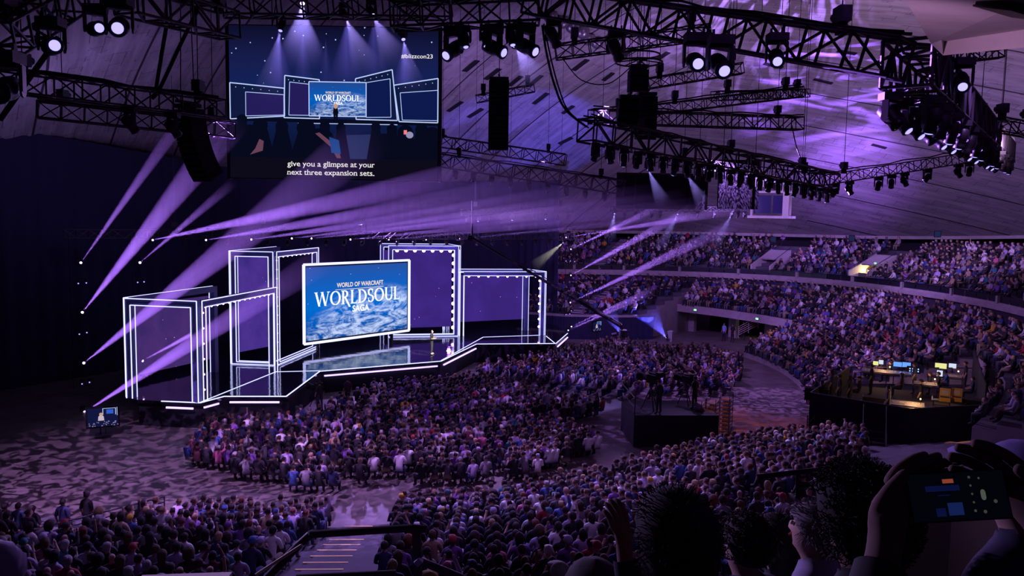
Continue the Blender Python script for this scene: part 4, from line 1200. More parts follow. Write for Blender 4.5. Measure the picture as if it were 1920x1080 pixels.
# stage truss over the portals, with its lamp row
def line_fix(t, xs, Y0, Y1, lab, kinds='off', s=.7, aim=None, drop=0, group=None, every=1):
    pass
TRUSS = [
 # px0 py0 Y0 px1 py1 Y1 width label drape
 ((120, 438, 51), (1075, 443, 71), .55, 'long slim truss carrying the lamp row over the stage portals', 0),
 ((1000, 2, 25), (1690, 112, 17), .80, 'large truss crossing the top right of the hall', 2),
 ((1700, 118, 17), (1885, 285, 48), .95, 'truss receding below the ceiling, packed with moving lights', 3),
 ((1850, 290, 42), (1545, 338, 42), .52, 'slender far truss joining the receding truss to the stage-front truss', 1),
 ((1098, 243, 31), (1560, 342, 44), .85, 'long stage-front truss hung with close-set lamps', 3),
 ((1042, 98, 30), (1330, 60, 30), .50, 'short raised truss below the large top truss', 0),
 ((1215, 157, 34), (1392, 128, 34), .42, 'short truss between the speaker clusters and the top right lights', 0),
 ((1108, 218, 36), (1500, 232, 40), .60, 'truss of the central rigging cluster, level run', 1),
 ((1232, 205, 38), (1505, 172, 38), .45, 'upper slanting truss of the central rigging cluster', 1),
 ((1340, 180, 38), (1512, 175, 44), .42, 'small high truss at the back of the central rigging cluster', 0),
 ((-20, 148, 21), (415, 205, 26), .55, 'cable-laden truss at the upper left', 4),
 ((70, 205, 30), (440, 245, 33), .60, 'shadowed second truss behind the cable-laden one', 2),
 ((-10, 75, 15), (130, -6, 19), .65, 'truss corner at the top left edge', 2),
 ((235, -4, 22), (430, 48, 26), .80, 'box truss beside the top of the hanging caption screen', 2),
 ((420, 8, 30), (840, 16, 34), .80, 'truss directly above the hanging caption screen', 3),
 ((735, 30, 26), (1010, 18, 26), .80, 'truss with three big lights right of the caption screen', 3),
 ((800, 262, 56), (1060, 300, 54), .75, 'dim far truss beyond the column of speakers', 0),
 ((820, 300, 50), (1170, 352, 48), .80, 'dim lower truss over the stage front', 1),
 ((893, 186, 44), (1002, 165, 44), .40, 'stub truss crossing behind the hanging speaker column', 0),
 ((865, 398, 60), (1075, 392, 62), .45, 'short truss with small lamps above the far portals', 0),
 ((150, 436, 60), (560, 428, 62), .40, 'dim truss close behind the stage truss', 0),
 ((1870, 233, 30), (1935, 245, 30), .50, 'truss end at the right edge behind the packed lights', 0),
 ((1545, 338, 42), (1250, 300, 46), .55, 'far return of the slender truss toward the cluster', 0),
 ((1760, 112, 20), (1878, 98, 20), .25, 'short arm holding a single moving light below the soffit', 0),
]
TR = {}
for i, (a, b, w_, lab, dr) in enumerate(TRUSS):
    p0, p1 = at3(*a), at3(*b)
    TR[i] = (p0, p1, w_); truss(p0, p1, w_, lab, drape=dr)
    # chain hoists and cables up to the dome
    n = 2 if (p1-p0).length < 14 else 3
    for k in range(n):
        t = (k+.5)/n if n > 2 else (.12 if k == 0 else .88)
        p = p0.lerp(p1, t); zt = min(domez(p.x, p.y) - .05, 40)
        if zt < p.z + .6: continue
        root = empty('chain_hoist', p + Vector((0, 0, w_/2 + .35)))
        q = MB(); q.box((0, 0, 0), (.26, .42, .34)); q.lathe([(.11, -.2), (.11, .2)], 10, Matrix.Translation((0, .2, .02)) @ Matrix.Rotation(PI/2, 4, 'X')); q.build('motor', blackm, root)
        q = MB(); q.tube((0, 0, .1), (0, 0, zt - root.location.z), .016, 4); q.build('chain', blackm, root)
        q = MB(); q.box((0, 0, -.3), (.2, .2, .25)); q.build('chain_bag', darkfab, root)
        tag(root, f'black chain hoist, {ordw(k+1)} on the {" ".join(lab.split(",")[0].split()[:9])}', 'chain hoist', 'chain hoists lifting the trusses')

def row_on(i, ts, s, aimfn, kind='off', what='', side=0):
    p0, p1, w_ = TR[i]; lab = TRUSS[i][3].split(',')[0]
    for k, t in enumerate(ts):
        p = p0.lerp(p1, t) + Vector((0, 0, -w_/2))
        kd = kind if isinstance(kind, str) else kind[k % len(kind)]
        fixture(p, aimfn(p, k), kd, f'{what}moving light {ordw(k+1)} along the {lab}', 'moving lights hung under the trusses', s)
crowd_c = Vector((8, 55, 0))
# lamp row over the stage
row_on(0, [.18+.036*k for k in range(22)], .62, lambda p, k: Vector((p.x+4*math.cos(k), p.y-10, 0)), 'off')
row_on(1, [.08, .30], 1.0, lambda p, k: Vector((p.x+8, p.y+12, 4)), ['on', 'off'])
fixture(at3(1352, 66, 19), at3(1520, 330, 14), 'on', 'big moving light with a lit lens, inner of the pair under the large top truss', 'moving lights hung under the trusses', 1.25)
fixture(at3(1306, 62, 20), at3(1420, 200, 14), 'on', 'big moving light partly hidden behind its neighbour under the large top truss', 'moving lights hung under the trusses', 1.25)
fixture(at3(1458, 62, 18.6), at3(1530, 360, 12), 'on', 'big moving light hanging alone under the large top truss', 'moving lights hung under the trusses', 1.0)
fixture(at3(1806, 108, 20), at3(1860, 400, 15), 'on', 'moving light hanging alone from the short arm below the soffit', 'moving lights hung under the trusses', 1.05)
n = 26
p0, p1, w_ = TR[2]
for k in range(n):
    t = .02 + .93*(k/(n-1))**1.25
    sd = (-1, 1)[k % 2]*.42
    p = p0.lerp(p1, t) + Vector((sd, 0, -w_/2 - .05)); kd = 'on' if k % 3 else 'off'
    fixture(p, p + (Vector((-4+sd*8, 2, -9)) if k % 2 else Vector((5, -6, -9))), kd, f'moving light {ordw(k+1)} in the packed double row on the receding truss', 'moving lights on the receding truss', .95)
row_on(3, [.10, .17, .36, .50, .58, .66, .84, .93], .85, lambda p, k: p + Vector(((-3, 3, -6, 2, -2)[k % 5], -4, -7)))
row_on(4, [.03+.043*k for k in range(23)], .82, lambda p, k: p + Vector(((-2, 1, 0)[k % 3], (2, -2)[k % 2], -7)), ['off', 'off', 'on', 'off'])
row_on(15, [.42, .70, .92], 1.35, lambda p, k: p + Vector(((-3, 6, 5)[k], -4, -4)), ['on', 'on', 'on'])
row_on(15, [.50, .64, .82], .8, lambda p, k: p + Vector((1, -2, -7)), ['on', 'on', 'on'], 'smaller ')
row_on(17, [.1+.1*k for k in range(9)], .7, lambda p, k: p + Vector((1, -1, -6)))
row_on(19, [.05+.1*k for k in range(10)], .6, lambda p, k: p + Vector((-1, -3, -6)), ['off', 'on', 'off'])
row_on(10, [.55, .75], .9, lambda p, k: p + Vector((3, 4, -6)))
for (px, py, Y, ax, ay, s, lab) in ((95, 32, 15, 190, 60, .95, 'upper of the twin tubes'), (178, 8, 18, 290, 30, .95, 'behind the twin tubes')):
    fixture(at3(px, py, Y), at3(ax, ay, Y-3), 'on', f'large lit moving light at the top left corner, {lab}', 'moving lights at the top left', s)
fixture(at3(8, 95, 13), at3(-40, 190, 12), 'off', 'moving light cut by the left edge of the hall view', 'moving lights at the top left', 1.1)
fixture(at3(222, -8, 18), at3(190, 80, 15), 'on', 'lit moving light left of the box truss', 'moving lights at the top left', 1.2)
# lamps with visible shafts above the caption screen
for (px, py, Y, ex, ey, r1, pw, lab, kd) in (
    (567, 10, 33, 566, 110, .95, .9, 'brightest lamp, centred over the caption screen', 'hot'), (650, 38, 36, 690, 130, .75, .6, 'second lamp over the caption screen', 'hot'),
    (701, 32, 36, 745, 120, .8, .45, 'third lamp over the caption screen', 'hot'), (525, 61, 38, 500, 190, .8, .35, 'left small lamp in front of the caption screen', 'on'),
    (757, 77, 38, 775, 170, .7, .3, 'right small lamp in front of the caption screen', 'on'), (968, 88, 27, 1005, 150, .5, .5, 'lamp shining down the ceiling right of the caption screen', 'on'),
    (1216, 320, 44, 1245, 385, .5, .6, 'lamp under the stage-front truss shining down', 'on'), (1290, 330, 46, 1320, 385, .5, .4, 'second lamp under the stage-front truss shining down', 'on'),
    (1152, 402, 62, 1145, 450, .5, .5, 'first of the small lamps hung over the far balcony', 'on'), (1270, 403, 62, 1235, 470, .6, .6, 'second of the small lamps hung over the far balcony', 'on'),
    (1372, 402, 62, 1330, 480, .7, .5, 'third of the small lamps hung over the far balcony', 'on'),
    (1055, 456, 72, 1000, 500, .6, .9, 'warm lamp beside the far end of the curtain', 'on')):
    a, b = at3(px, py, Y), at3(ex, ey, Y-1.5)
    c = (.34, .26, 1.0) if 'warm' not in lab else (.8, .75, .6)
    beam(a, b, r1, pw*BEAM_P*.22, c, 'soft haze cone below the ' + lab, quad=True)
    s_ = .9 if Y < 40 else .6
    fixture(a - (b-a).normalized()*.42*s_ + Vector((0, 0, .55*s_)), b, kd, lab, 'lamps with visible downward light', s_)
# floor lamps fanning up at the far end of the hall
for (px, py, Y, ex, ey, r1, lab) in ((1248, 632, 76, 1212, 580, 1.3, 'blue haze fan rising beside the white bin'), (1163, 625, 72, 1140, 580, .9, 'fainter blue haze fan rising beyond the camera crane')):
    a, b = at3(px, py, Y), at3(ex, ey, Y+1)
    beam(a, b, r1, BEAM_P*.35, (.12, .10, 1.0), lab, quad=True)
    fixture(a - (b-a).normalized()*.25 + Vector((0, 0, .28)), b, 'hot', 'floor lamp under the ' + lab, 'floor lamps', .5)
# small par lamps hung over the far balcony
for k, px in enumerate((1152, 1172, 1192, 1204, 1222, 1238, 1270, 1286, 1308, 1340, 1372, 1384, 1396)):
    p = at3(px, 396, 62.5); fixture(p, p + Vector((-2, 2, -6)), 'on' if k in (0, 6, 7, 8, 10, 11) else 'off', f'small lamp {ordw(k+1)} in the row under the black hanging panels', 'small lamps under the hanging panels', .62)
truss(at3(1145, 392, 62.5), at3(1405, 392, 62.5), .35, 'thin bar truss under the black hanging panels')

# black hanging panels (backs of side screens)
for (x0, y0, x1, y1, Y, lab) in ((1155, 325, 1325, 392, 54, 'black back of a hanging side screen, the wider one'), (1345, 300, 1420, 392, 53, 'black back of a hanging side screen, the narrower one')):
    A = at3(x0, y1, Y); B = at3(x1, y1, Y); T_ = at3(x0, y0, Y)
    r_ = empty('side_screen', (A+B)/2); q = MB(); q.box((0, 0, (T_.z-A.z)/2), ((B-A).length, .3, T_.z-A.z)); q.build('housing', darkfab, r_)
    q = MB()
    for s in (-.3, .3): q.box((s*(B-A).length, -.2, (T_.z-A.z)/2), (.12, .12, T_.z-A.z))
    q.box((0, -.2, T_.z-A.z-.1), ((B-A).length, .12, .12)); q.build('bracket', blackm, r_)
    for s in (-.4, .4):
        q = MB(); q.tube((s*(B-A).length, 0, T_.z-A.z), (s*(B-A).length, 0, domez(A.x, A.y)-A.z-.3), .02, 4); q.build('cable', black, r_)
    tag(r_, lab, 'screen')

# line-array speakers
def line_array(px, y0, y1, Y, n, wd, lab, curve=0.0, yaw=0.0):
    T_ = at3(px, y0, Y); B = at3(px, y1, Y); root = empty('speaker_column', T_, yaw)
    h = (T_.z - B.z)/n; ang = 0; pos = Vector((0, 0, 0))
    q = MB(); q.box((0, 0, .12), (wd*.95, .5, .14)); q.bar((0, -.5, .25), (0, .4, .25), .1); q.build('flying_frame', blackm, root)
    for i in range(n):
        ang += curve; M = Matrix.Rotation(ang, 4, 'X'); step = M @ Vector((0, 0, -h))
        q = MB(); c = pos + step*.5
        q.box(c, (wd, .62, h*.90), M.to_3x3()); q.box(c + M.to_3x3() @ Vector((0, -.33, 0)), (wd*.86, .06, h*.62), M.to_3x3())
        for s in (-1, 1): q.box(c + M.to_3x3() @ Vector((s*wd*.47, .05, 0)), (.05, .7, h*.98), M.to_3x3())
        q.build('speaker_box', black, root); pos = pos + step
    for s in (-.3, .3):
        q = MB(); q.tube((0, s, .3), (0, s*.2, domez(T_.x, T_.y)-T_.z-.2), .018, 4); q.build('cable', black, root)
    tag(root, lab, 'speaker')
line_array(936, 152, 282, 44, 12, 1.08, 'tall black line array hanging alone against the ceiling', .002)
line_array(1213, 182, 262, 36, 9, .86, 'shorter line array inside the central rigging cluster', .01)
line_array(352, 205, 340, 30, 12, .95, 'curved line array hanging in shadow left of the caption screen', .05, R(-30))
line_array(1180, 188, 235, 33, 3, .85, 'stack of three tilted speaker boxes beside the central cluster', .35)
line_array(1197, 132, 172, 31, 3, .7, 'small speaker group hanging under the ring frame', .02)
# ring frame in the central cluster
c = at3(1198, 117, 31); root = empty('ring_frame', c); 
for z, rr in ((0, .88), (.28, .78)):
    q = MB(); n = 24
    for i in range(n): q.tube((rr*math.cos(2*PI*i/n), rr*math.sin(2*PI*i/n), z), (rr*math.cos(2*PI*(i+1)/n), rr*math.sin(2*PI*(i+1)/n), z), .035, 5)
    q.build('ring', truss_m, root)
for i in range(6):
    q = MB(); a = 2*PI*i/6; q.tube((0, 0, .1), (.86*math.cos(a), .86*math.sin(a), 0), .025, 5); q.build('spoke', truss_m, root)
tag(root, 'round lighting ring hanging in the central rigging cluster', 'lighting ring')
# round downlight domes on the ceiling near the big lights
for k, (px, py) in enumerate(((1033, 25), (1053, 34), (1073, 43), (1092, 53), (1103, 66), (1120, 73))):
    h = dome_hit(px, py)
    if h is None: continue
    root = empty('ceiling_downlight', h - Vector((0, 0, .02))); q = MB(); q.lathe([(.55, 0), (.60, -.12), (.50, -.5), (.25, -.72), (.05, -.78)], 14, Matrix.Rotation(0, 4, 'X')); q.build('shade', mat('brushed_shade', (.30, .26, .30), .35, .8), root)
    q = MB(); q.tube((0, 0, 0), (0, 0, .5), .06, 6); q.build('stem', black, root)
    tag(root, f'round ceiling downlight, {ordw(k+1)} from the left in the slanting row', 'ceiling light', 'slanting row of ceiling downlights')
# dark slots in the dome
def slot(px, py, dxp, dyp, wpx, k):
    a, b = dome_hit(px-dxp/2, py-dyp/2), dome_hit(px+dxp/2, py+dyp/2)
    if a is None or b is None: return
    e = dome_hit(px-dxp/2, py-dyp/2+wpx)
    if e is None: return
    wv = (e - a); d = b - a; wv -= d*(wv.dot(d)/d.length_squared); nn = d.cross(wv).normalized()
    if nn.z > 0: nn = -nn
    root = empty('ceiling_vent', (a+b)/2)
    o = nn*.06; q = MB(); P_ = [a+o, b+o, b+wv+o, a+wv+o]; P2 = [p-o*2 for p in P_]
    q.add([p - root.location for p in P_+P2], [(0, 1, 2, 3), (7, 6, 5, 4), (0, 4, 5, 1), (1, 5, 6, 2), (2, 6, 7, 3), (3, 7, 4, 0)]); q.build('opening', mat('vent_black', (.008, .007, .009), .9), root)
    q = MB()
    for (u, v) in ((P_[0], P_[1]), (P_[1], P_[2]), (P_[2], P_[3]), (P_[3], P_[0])): q.bar(u - root.location, v - root.location, .05)
    q.build('frame', blackm, root)
    tag(root, f'dark slanting ceiling vent, {ordw(k)} of those showing between the trusses', 'vent', 'dark vents in the dome')
SL = [(878, 122, 24, -20, 9), (919, 137, 26, -20, 8), (962, 150, 22, -18, 8), (1000, 150, 24, -20, 7), (1084, 120, 26, -20, 8), (1142, 62, 20, -16, 8), (1175, 95, 20, -16, 8), (1010, 183, 26, -20, 7), (1062, 204, 20, -14, 6),
      (850, 198, 26, -18, 6), (888, 210, 26, -16, 6), (1058, 262, 24, -12, 5), (1137, 142, 18, -14, 7), (825, 256, 16, -9, 5),
      (1452, 120, 34, 8, 5), (1512, 118, 36, 9, 4), (1545, 150, 34, 8, 4), (1650, 272, 26, 7, 4), (1770, 258, 40, 8, 4), (1590, 95, 34, 6, 5), (1870, 222, 40, 6, 5), (1240, 102, 18, -12, 7)]
for k, q_ in enumerate(SL): slot(*q_, k+1)
# long loose cables
def cable(pts, r, lab):
    P3 = [at3(*p) for p in pts]; out = []
    for i in range(len(P3)-1):
        a = P3[max(0, i-1)]; b = P3[i]; c = P3[i+1]; d = P3[min(len(P3)-1, i+2)]
        for t in range(6):
            u = t/6; out.append(.5*((2*b) + (c-a)*u + (2*a-5*b+4*c-d)*u*u + (3*b-a-3*c+d)*u**3))
    out.append(P3[-1]); q = MB(); q.path(out, r, 5); o = q.build('hanging_cable', black, loc=out[0]); tag(o, lab, 'cable', 'loose cables of the rig')
cable([(1017, 48, 28), (1025, 100, 29), (1040, 160, 30), (1060, 205, 31), (1100, 238, 31)], .045, 'thick cable bundle drooping from the big lights to the stage-front truss')
cable([(1020, 45, 28), (1032, 105, 29), (1048, 165, 30), (1066, 208, 31), (1104, 240, 31)], .03, 'thinner cable running beside the drooping bundle')
cable([(1055, 110, 30), (1090, 150, 30), (1140, 157, 30), (1180, 128, 31)], .02, 'thin cable swagging below the short raised truss')
cable([(370, 20, 24), (340, 80, 25), (300, 165, 25), (285, 185, 25)], .06, 'dark cable slanting down to the upper left truss, right one')
cable([(312, 50, 24), (300, 120, 25), (292, 170, 25)], .06, 'dark cable slanting down to the upper left truss, left one')
cable([(110, 70, 20), (60, 140, 20), (0, 225, 20)], .07, 'heavy dark cable running down at the left edge')
cable([(1485, 236, 40), (1495, 280, 42), (1512, 320, 43), (1520, 335, 43)], .03, 'cable drooping from the rigging cluster to the slender truss')
# moving camera crane arm over the stage end
a, b = at3(885, 446, 48), at3(1165, 612, 40)
root = empty('camera_crane', a); q = MB(); q.tube((0, 0, 0), b-a, .07, 8, r1=.10); q.build('arm', blackm, root)
q = MB(); q.tube((0, 0, .25), b-a+Vector((0, 0, .12)), .02, 4); q.tube((0, 0, 0), (0, 0, .25), .03, 5); q.build('stay_cable', blackm, root)
q = MB(); q.box(b-a+Vector((.1, 0, -.35)), (.35, .5, .35)); q.lathe([(.08, 0), (.1, .25)], 10, Matrix.Translation(b-a+Vector((-.2, .2, -.4))) @ Matrix.Rotation(R(-110), 4, 'Y')); q.tube(b-a, b-a+Vector((.05, 0, -.2)), .05, 6); q.build('camera_head', blackm, root)
q = MB(); q.box((-.1, 0, 0), (.3, .3, .3)); q.tube((0, 0, 0), (0, 0, 2.2), .05, 6); q.build('pivot', blackm, root)
tag(root, 'long thin camera crane arm slanting down across the stage end', 'camera crane')

# ------------------------------------------------------------------ hanging caption screen
Yc = 45
A_ = at3(433, 336, Yc); B_ = at3(820, 336, Yc); zc = (A_.z + B_.z)/2
T_ = at3(627, 50, Yc)
A_.z = B_.z = 0
img, W_, H_ = screen('caption_screen', A_, B_, zc, T_.z, .5)
tag(img, 'large hanging screen relaying the stage with two lines of captions', 'screen')
def U(x): return min(1, max(0, (x - 433)/387))*W_
def V(y): return (336 - y)/286*H_
pm = bpy.data.materials.new('relay_picture'); pm.use_nodes = True; n = NT(pm); n.n.clear()
out = n.add('ShaderNodeOutputMaterial'); e = n.add('ShaderNodeEmission'); n.l.new(e.outputs[0], out.inputs[0])
tc = n.add('ShaderNodeTexCoord'); sx = n.add('ShaderNodeSeparateXYZ'); n.l.new(tc.outputs['Object'], sx.inputs[0])
X, Y_ = sx.outputs[0], n.math('DIVIDE', sx.outputs[1], H_)
base = n.ramp(Y_, [(.13, (.003, .004, .02)), (.33, (.004, .010, .055)), (.60, (.006, .016, .10)), (.80, (.008, .012, .07)), (1, (.004, .004, .022))])
acc = None
for (lx, ly, sl, st) in ((525, 61, .30, .9), (570, 64, .25, .35), (650, 40, .35, .9), (701, 34, .3, .6), (757, 77, .32, .8), (612, 75, .2, .2), (567, 12, .6, .5)):
    dx = n.math('ABSOLUTE', n.math('SUBTRACT', X, U(lx))); dy = n.math('SUBTRACT', V(ly), sx.outputs[1])
    rat = n.math('DIVIDE', dx, n.math('MAXIMUM', dy, .05))
    inside = n.math('MULTIPLY', n.math('SUBTRACT', 1, n.math('DIVIDE', rat, sl), clamp=True), n.math('GREATER_THAN', dy, .02))
    fall = n.math('SUBTRACT', 1, n.math('DIVIDE', dy, H_*.42), clamp=True)
    q = n.math('MULTIPLY', n.math('MULTIPLY', inside, fall), st*.55)
    acc = q if acc is None else n.math('ADD', acc, q)
c = n.mix(acc, base, (.12, .12, .75), 'ADD'); c = n.mix(acc, base, (.18, .14, .85))
v = n.add('ShaderNodeTexVoronoi'); v.inputs['Scale'].default_value = 2.2; n.l.new(tc.outputs['Object'], v.inputs['Vector'])
st = n.math('MULTIPLY', n.math('LESS_THAN', v.outputs['Distance'], .085), n.math('GREATER_THAN', Y_, .52))
c = n.mix(st, c, (.45, .55, 1)); n.l.new(c, e.inputs[0]); e.inputs[1].default_value = 1
q = MB(); q.add([(0, 0, 0), (W_, 0, 0), (W_, H_, 0), (0, H_, 0)], [(0, 1, 2, 3)]); q.build('picture', pm, img)
def flat(name, pts, m, z): q = MB(); q.add([(U(x), V(y), z) for x, y in pts], [tuple(range(len(pts)))[::-1]]); return q.build(name, m, img)
blu = emitmat('relay_led', (.004, .010, .075), 1); lin = emitmat('relay_line', (.50, .62, 1.0), 1.0); sil = emitmat('relay_silhouette', (.002, .003, .012), 1); skn = emitmat('relay_skin', (.13, .05, .09), 1)
navy2 = emitmat('relay_portal', (.005, .010, .05), 1); purp = emitmat('relay_violet', (.018, .012, .10), 1)
def quadline(pts, closed=True, wd=1.9, z=.03, name='picture_line'):
    q = MB(); P_ = [Vector((U(x), V(y), z)) for x, y in pts]; k = wd/387*W_
    for a, b in zip(P_, P_[1:] + (P_[:1] if closed else [])): q.bar(a, b, k, .004, up=(0, 0, 1))
    q.build(name, lin, img)
for (o_, i_, led) in (([(434, 157), (535, 166), (535, 218), (434, 225)], [(463, 174), (534, 178), (534, 216), (463, 219)], purp),
                      ([(536, 142), (600, 149), (600, 222), (534, 221)], [(545, 154), (583, 158), (583, 216), (543, 216)], purp),
                      ([(667, 146), (735, 128), (745, 223), (668, 222)], [(687, 153), (731, 145), (733, 217), (687, 218)], blu),
                      ([(738, 157), (820, 143), (820, 226), (748, 225)], [(750, 171), (820, 165), (820, 222), (754, 222)], blu)):
    flat('picture_panel', o_, navy2, .010); flat('picture_panel', i_, led, .016); quadline(o_); quadline(i_, wd=1.1)
    q = MB()
    (xa, ya), (xb, yb) = o_[0], o_[1]
    for k in range(6):
        t = (k+.7)/6.5; q.ball((U(xa+(xb-xa)*t), V(ya+(yb-ya)*t+7), .03), .9/387*W_, 6, 4, sc=(1, 1, .2))
    q.build('picture_bulbs', lin, img)
mini = earth_mat('relay_planet', U(687)-U(581), V(153)-V(217), .9)
mr = empty('picture_screen', (U(581), V(217), .06)); mr.parent = img
q = MB(); ww, hh = U(687)-U(581), V(153)-V(217); q.add([(0, 0, 0), (ww, 0, 0), (ww, hh, 0), (0, hh, 0)], [(0, 1, 2, 3)]); q.build('picture', mini, mr)
q = MB()
for a, b in (((0, 0), (ww, 0)), ((ww, 0), (ww, hh)), ((ww, hh), (0, hh)), ((0, hh), (0, 0))): q.bar((*a, .01), (*b, .01), .05, .005)
q.build('picture_line', lin, mr)
logo(mr, ww, hh, .01)
ZP = .05
# the small presenter, the heads in front and the blue floor of the relayed picture
flat('picture_floor', [(650, 252), (700, 250), (700, 297), (640, 297)], emitmat('relay_floor', (.02, .03, .11), 1), .02)
flat('picture_stage_edge', [(434, 221), (820, 224), (820, 232), (434, 228)], sil, .022)
quadline([(560, 231), (745, 231)], False, 1.3, .04)
q = MB()
for pts in ([(627, 201), (634, 201), (636, 212), (625, 212)], [(626, 212), (635, 212), (634, 224), (631, 224), (630.5, 215), (630, 224), (627, 224)]):
    q.add([(U(x), V(y), .085) for x, y in pts], [tuple(range(len(pts)))[::-1]])
q.build('picture_presenter', sil, img)
q = MB(); q.ball((U(630.5), V(198), .085), .16, 8, 5, sc=(.7, 1, .1)); q.build('picture_presenter_face', emitmat('relay_face', (.6, .3, .2), 1), img)
for (x, y, r, kx) in ((456, 226, 10, 1), (490, 236, 14, 1), (530, 238, 12, 1), (575, 240, 16, 1.1), (610, 236, 10, 1), (640, 238, 9, 1), (470, 262, 27, 1.15), (600, 262, 22, 1.3), (705, 236, 9, 1), (735, 240, 10, 1), (760, 246, 15, 1), (790, 240, 12, 1), (810, 250, 16, 1), (440, 245, 12, 1), (720, 262, 14, 1.2)):
    q = MB(); q.add([(U(x + r*kx*math.cos(2*PI*i/20)), V(y + r*math.sin(2*PI*i/20)), .055) for i in range(20)] + [(U(x+r*1.6), V(297), .055), (U(x-r*1.6), V(297), .055)], [tuple(range(20))[::-1]])
    q.add([(U(x-r*.8), V(y), .052), (U(x+r*.8), V(y), .052), (U(x+r*1.9), V(297), .052), (U(x-r*1.9), V(297), .052)], [(3, 2, 1, 0)])
    q.build('picture_head', sil, img)
q = MB(); q.ball((U(768), V(250), .07), 7/387*W_, 12, 8, sc=(1, .9, .05)); q.build('picture_cap', emitmat('relay_cap', (.30, .27, .45), 1), img)
flat('picture_arm', [(592, 250), (600, 248), (634, 275), (640, 296), (632, 296), (622, 276)], skn, .06)
flat('picture_ear', [(488, 262), (496, 266), (494, 284), (470, 292), (480, 280)], skn, .06)
flat('picture_shirt', [(618, 256), (636, 262), (640, 288), (622, 286)], emitmat('relay_blue_shirt', (.008, .06, .24), 1), .061)
flat('picture_phone', [(757, 241), (763, 241), (763, 249), (757, 249)], emitmat('relay_phone', (.9, .2, .25), 1), .07)
flat('caption_band', [(433, 297.5), (820, 297.5), (820, 336), (433, 336)], emitmat('relay_black', (.004, .003, .010), 1), .075)
cap_m = emitmat('caption_white', (.92, .88, .86), 1.0)
def fit_text(body, xa, xb, ybase, cap_h, m, bold=.012, z=.09):
    """text between two ends on the hanging screen"""
    o = font_text(body, 1.0, m, img, 0, 0, z, 'LEFT', bold)
    xs = [v.co.x for v in o.data.vertices]; w0 = max(xs) - min(xs); h = (cap_h/286*H_)/.69
    o.scale = ((U(xb) - U(xa))/w0, h, 1); o.location = (U(xa) - min(xs)*o.scale[0], V(ybase), z); return o
SER = {'g': '', 'i': 'b', 'v': 'TT', 'e': '', 'y': 'TT', 'o': '', 'u': 'T', 'a': '', 'l': 'b', 'm': 'bbb', 'p': '', 's': '', 't': '', 'r': 'b', 'n': 'bb', 'x': 'TB', 'h': 'bb'}
fit_text('give you a glimpse at your', 540, 703, 312.5, 10.0, cap_m, .003)
fit_text('next three expansion sets.', 540, 702, 328.5, 10.0, cap_m, .003)
# slab serifs under the caption's upright strokes
def add_serifs(o):
    """little feet and heads wherever an upright stroke meets the baseline or the x-height"""
    me = o.data; bm = bmesh.new(); bm.from_mesh(me); seen = set()
    xh = .54
    for e in list(bm.edges):
        a, b = e.verts
        for level, s in ((0.0, 1), (xh, -1), (.75, -1)):
            if abs(a.co.y - level) < .016 and abs(b.co.y - level) < .016 and .05 < abs(a.co.x - b.co.x) < .16:
                cxm = (a.co.x + b.co.x)/2; key = (round(cxm, 2), level)
                if key in seen: continue
                seen.add(key); wd = .115 if level == 0 else .08; off = 0 if level == 0 else -.03
                vs = [bm.verts.new((cxm+off-wd, level, 0)), bm.verts.new((cxm+off+wd, level, 0)), bm.verts.new((cxm+off+wd, level+s*.055, 0)), bm.verts.new((cxm+off-wd, level+s*.055, 0))]
                bm.faces.new(vs if s > 0 else vs[::-1])
    bm.to_mesh(me); bm.free()
for o in [c for c in img.children if c.name.startswith('lettering')]: add_serifs(o)
fit_text('#blizzcon23', 752, 810, 106.5, 7.6, cap_m, .004)
for s in (-.3, .3):
    for dz in (0, 1):
        q = MB(); q.tube((W_*(.5+s), H_, -.3), (W_*(.5+s) + .4*dz, H_ + 2.2, -.3), .03, 4); q.build('suspension_cable', black, img)
for s in (0.0, 1.0):
    q = MB(); q.box((W_*s + (-.12 if s == 0 else .12), H_*.5, -.2), (.16, H_*1.02, .4)); q.build('side_rail', blackm, img)

# ------------------------------------------------------------------ mixing platform on the right
plat = [Vector(p) for p in ((15.4, 40.4, 0), (18.9, 37.2, 0), (23.2, 38.3, 0), (28.2, 48.0, 0), (20.5, 47.8, 0))]
pc = sum(plat, Vector())/5
root = empty('mixing_platform', pc); tag(root, 'black draped scaffold platform holding the sound and lighting desks', 'platform')
PZ = 2.1
q = MB(); q.prism([(p.x, p.y) for p in plat], PZ-.15, PZ); kid(q.build('deck', mat('platform_deck', (.012, .012, .015), .9)), root)
for i, (a, b) in enumerate(zip(plat, plat[1:] + plat[:1])):
    lo = 1.25 if i == 0 else (.0 if i == 1 else 1.3)
    q = MB(); q.bar(a + Vector((0, 0, (lo+3.1)/2)), b + Vector((0, 0, (lo+3.1)/2)), .04, 3.1-lo); kid(q.build('drape', darkfab), root) if i != 3 else None
    q2 = MB(); q2.bar(a + Vector((0, 0, 3.12)), b + Vector((0, 0, 3.12)), .05); kid(q2.build('handrail', blackm), root)
legs = [plat[0].lerp(plat[1], t) for t in (.02, .3, .62)] + [plat[1].lerp(plat[2], t) for t in (.55, .97)] + [plat[2].lerp(plat[3], t) for t in (.15, .45, .8)] + [plat[4]]
for p in legs:
    q = MB()
    for dx in (-.13, .13):
        for dy in (-.13, .13): q.tube((p.x+dx, p.y+dy, 0), (p.x+dx, p.y+dy, PZ-.15), .028, 5)
    for k in range(6):
        z = .05 + k*.31
        for (x0, y0, x1, y1) in ((-.13, -.13, .13, -.13), (.13, -.13, .13, .13), (.13, .13, -.13, .13), (-.13, .13, -.13, -.13)):
            q.bar((p.x+x0, p.y+y0, z), (p.x+x1, p.y+y1, z+.31), .02)
    kid(q.build('leg', truss_m), root)
truss((23.6, 38.5, 0), (23.6, 38.5, 4.1), .34, 'upright truss beside the right corner of the mixing platform', 'upright platform trusses')
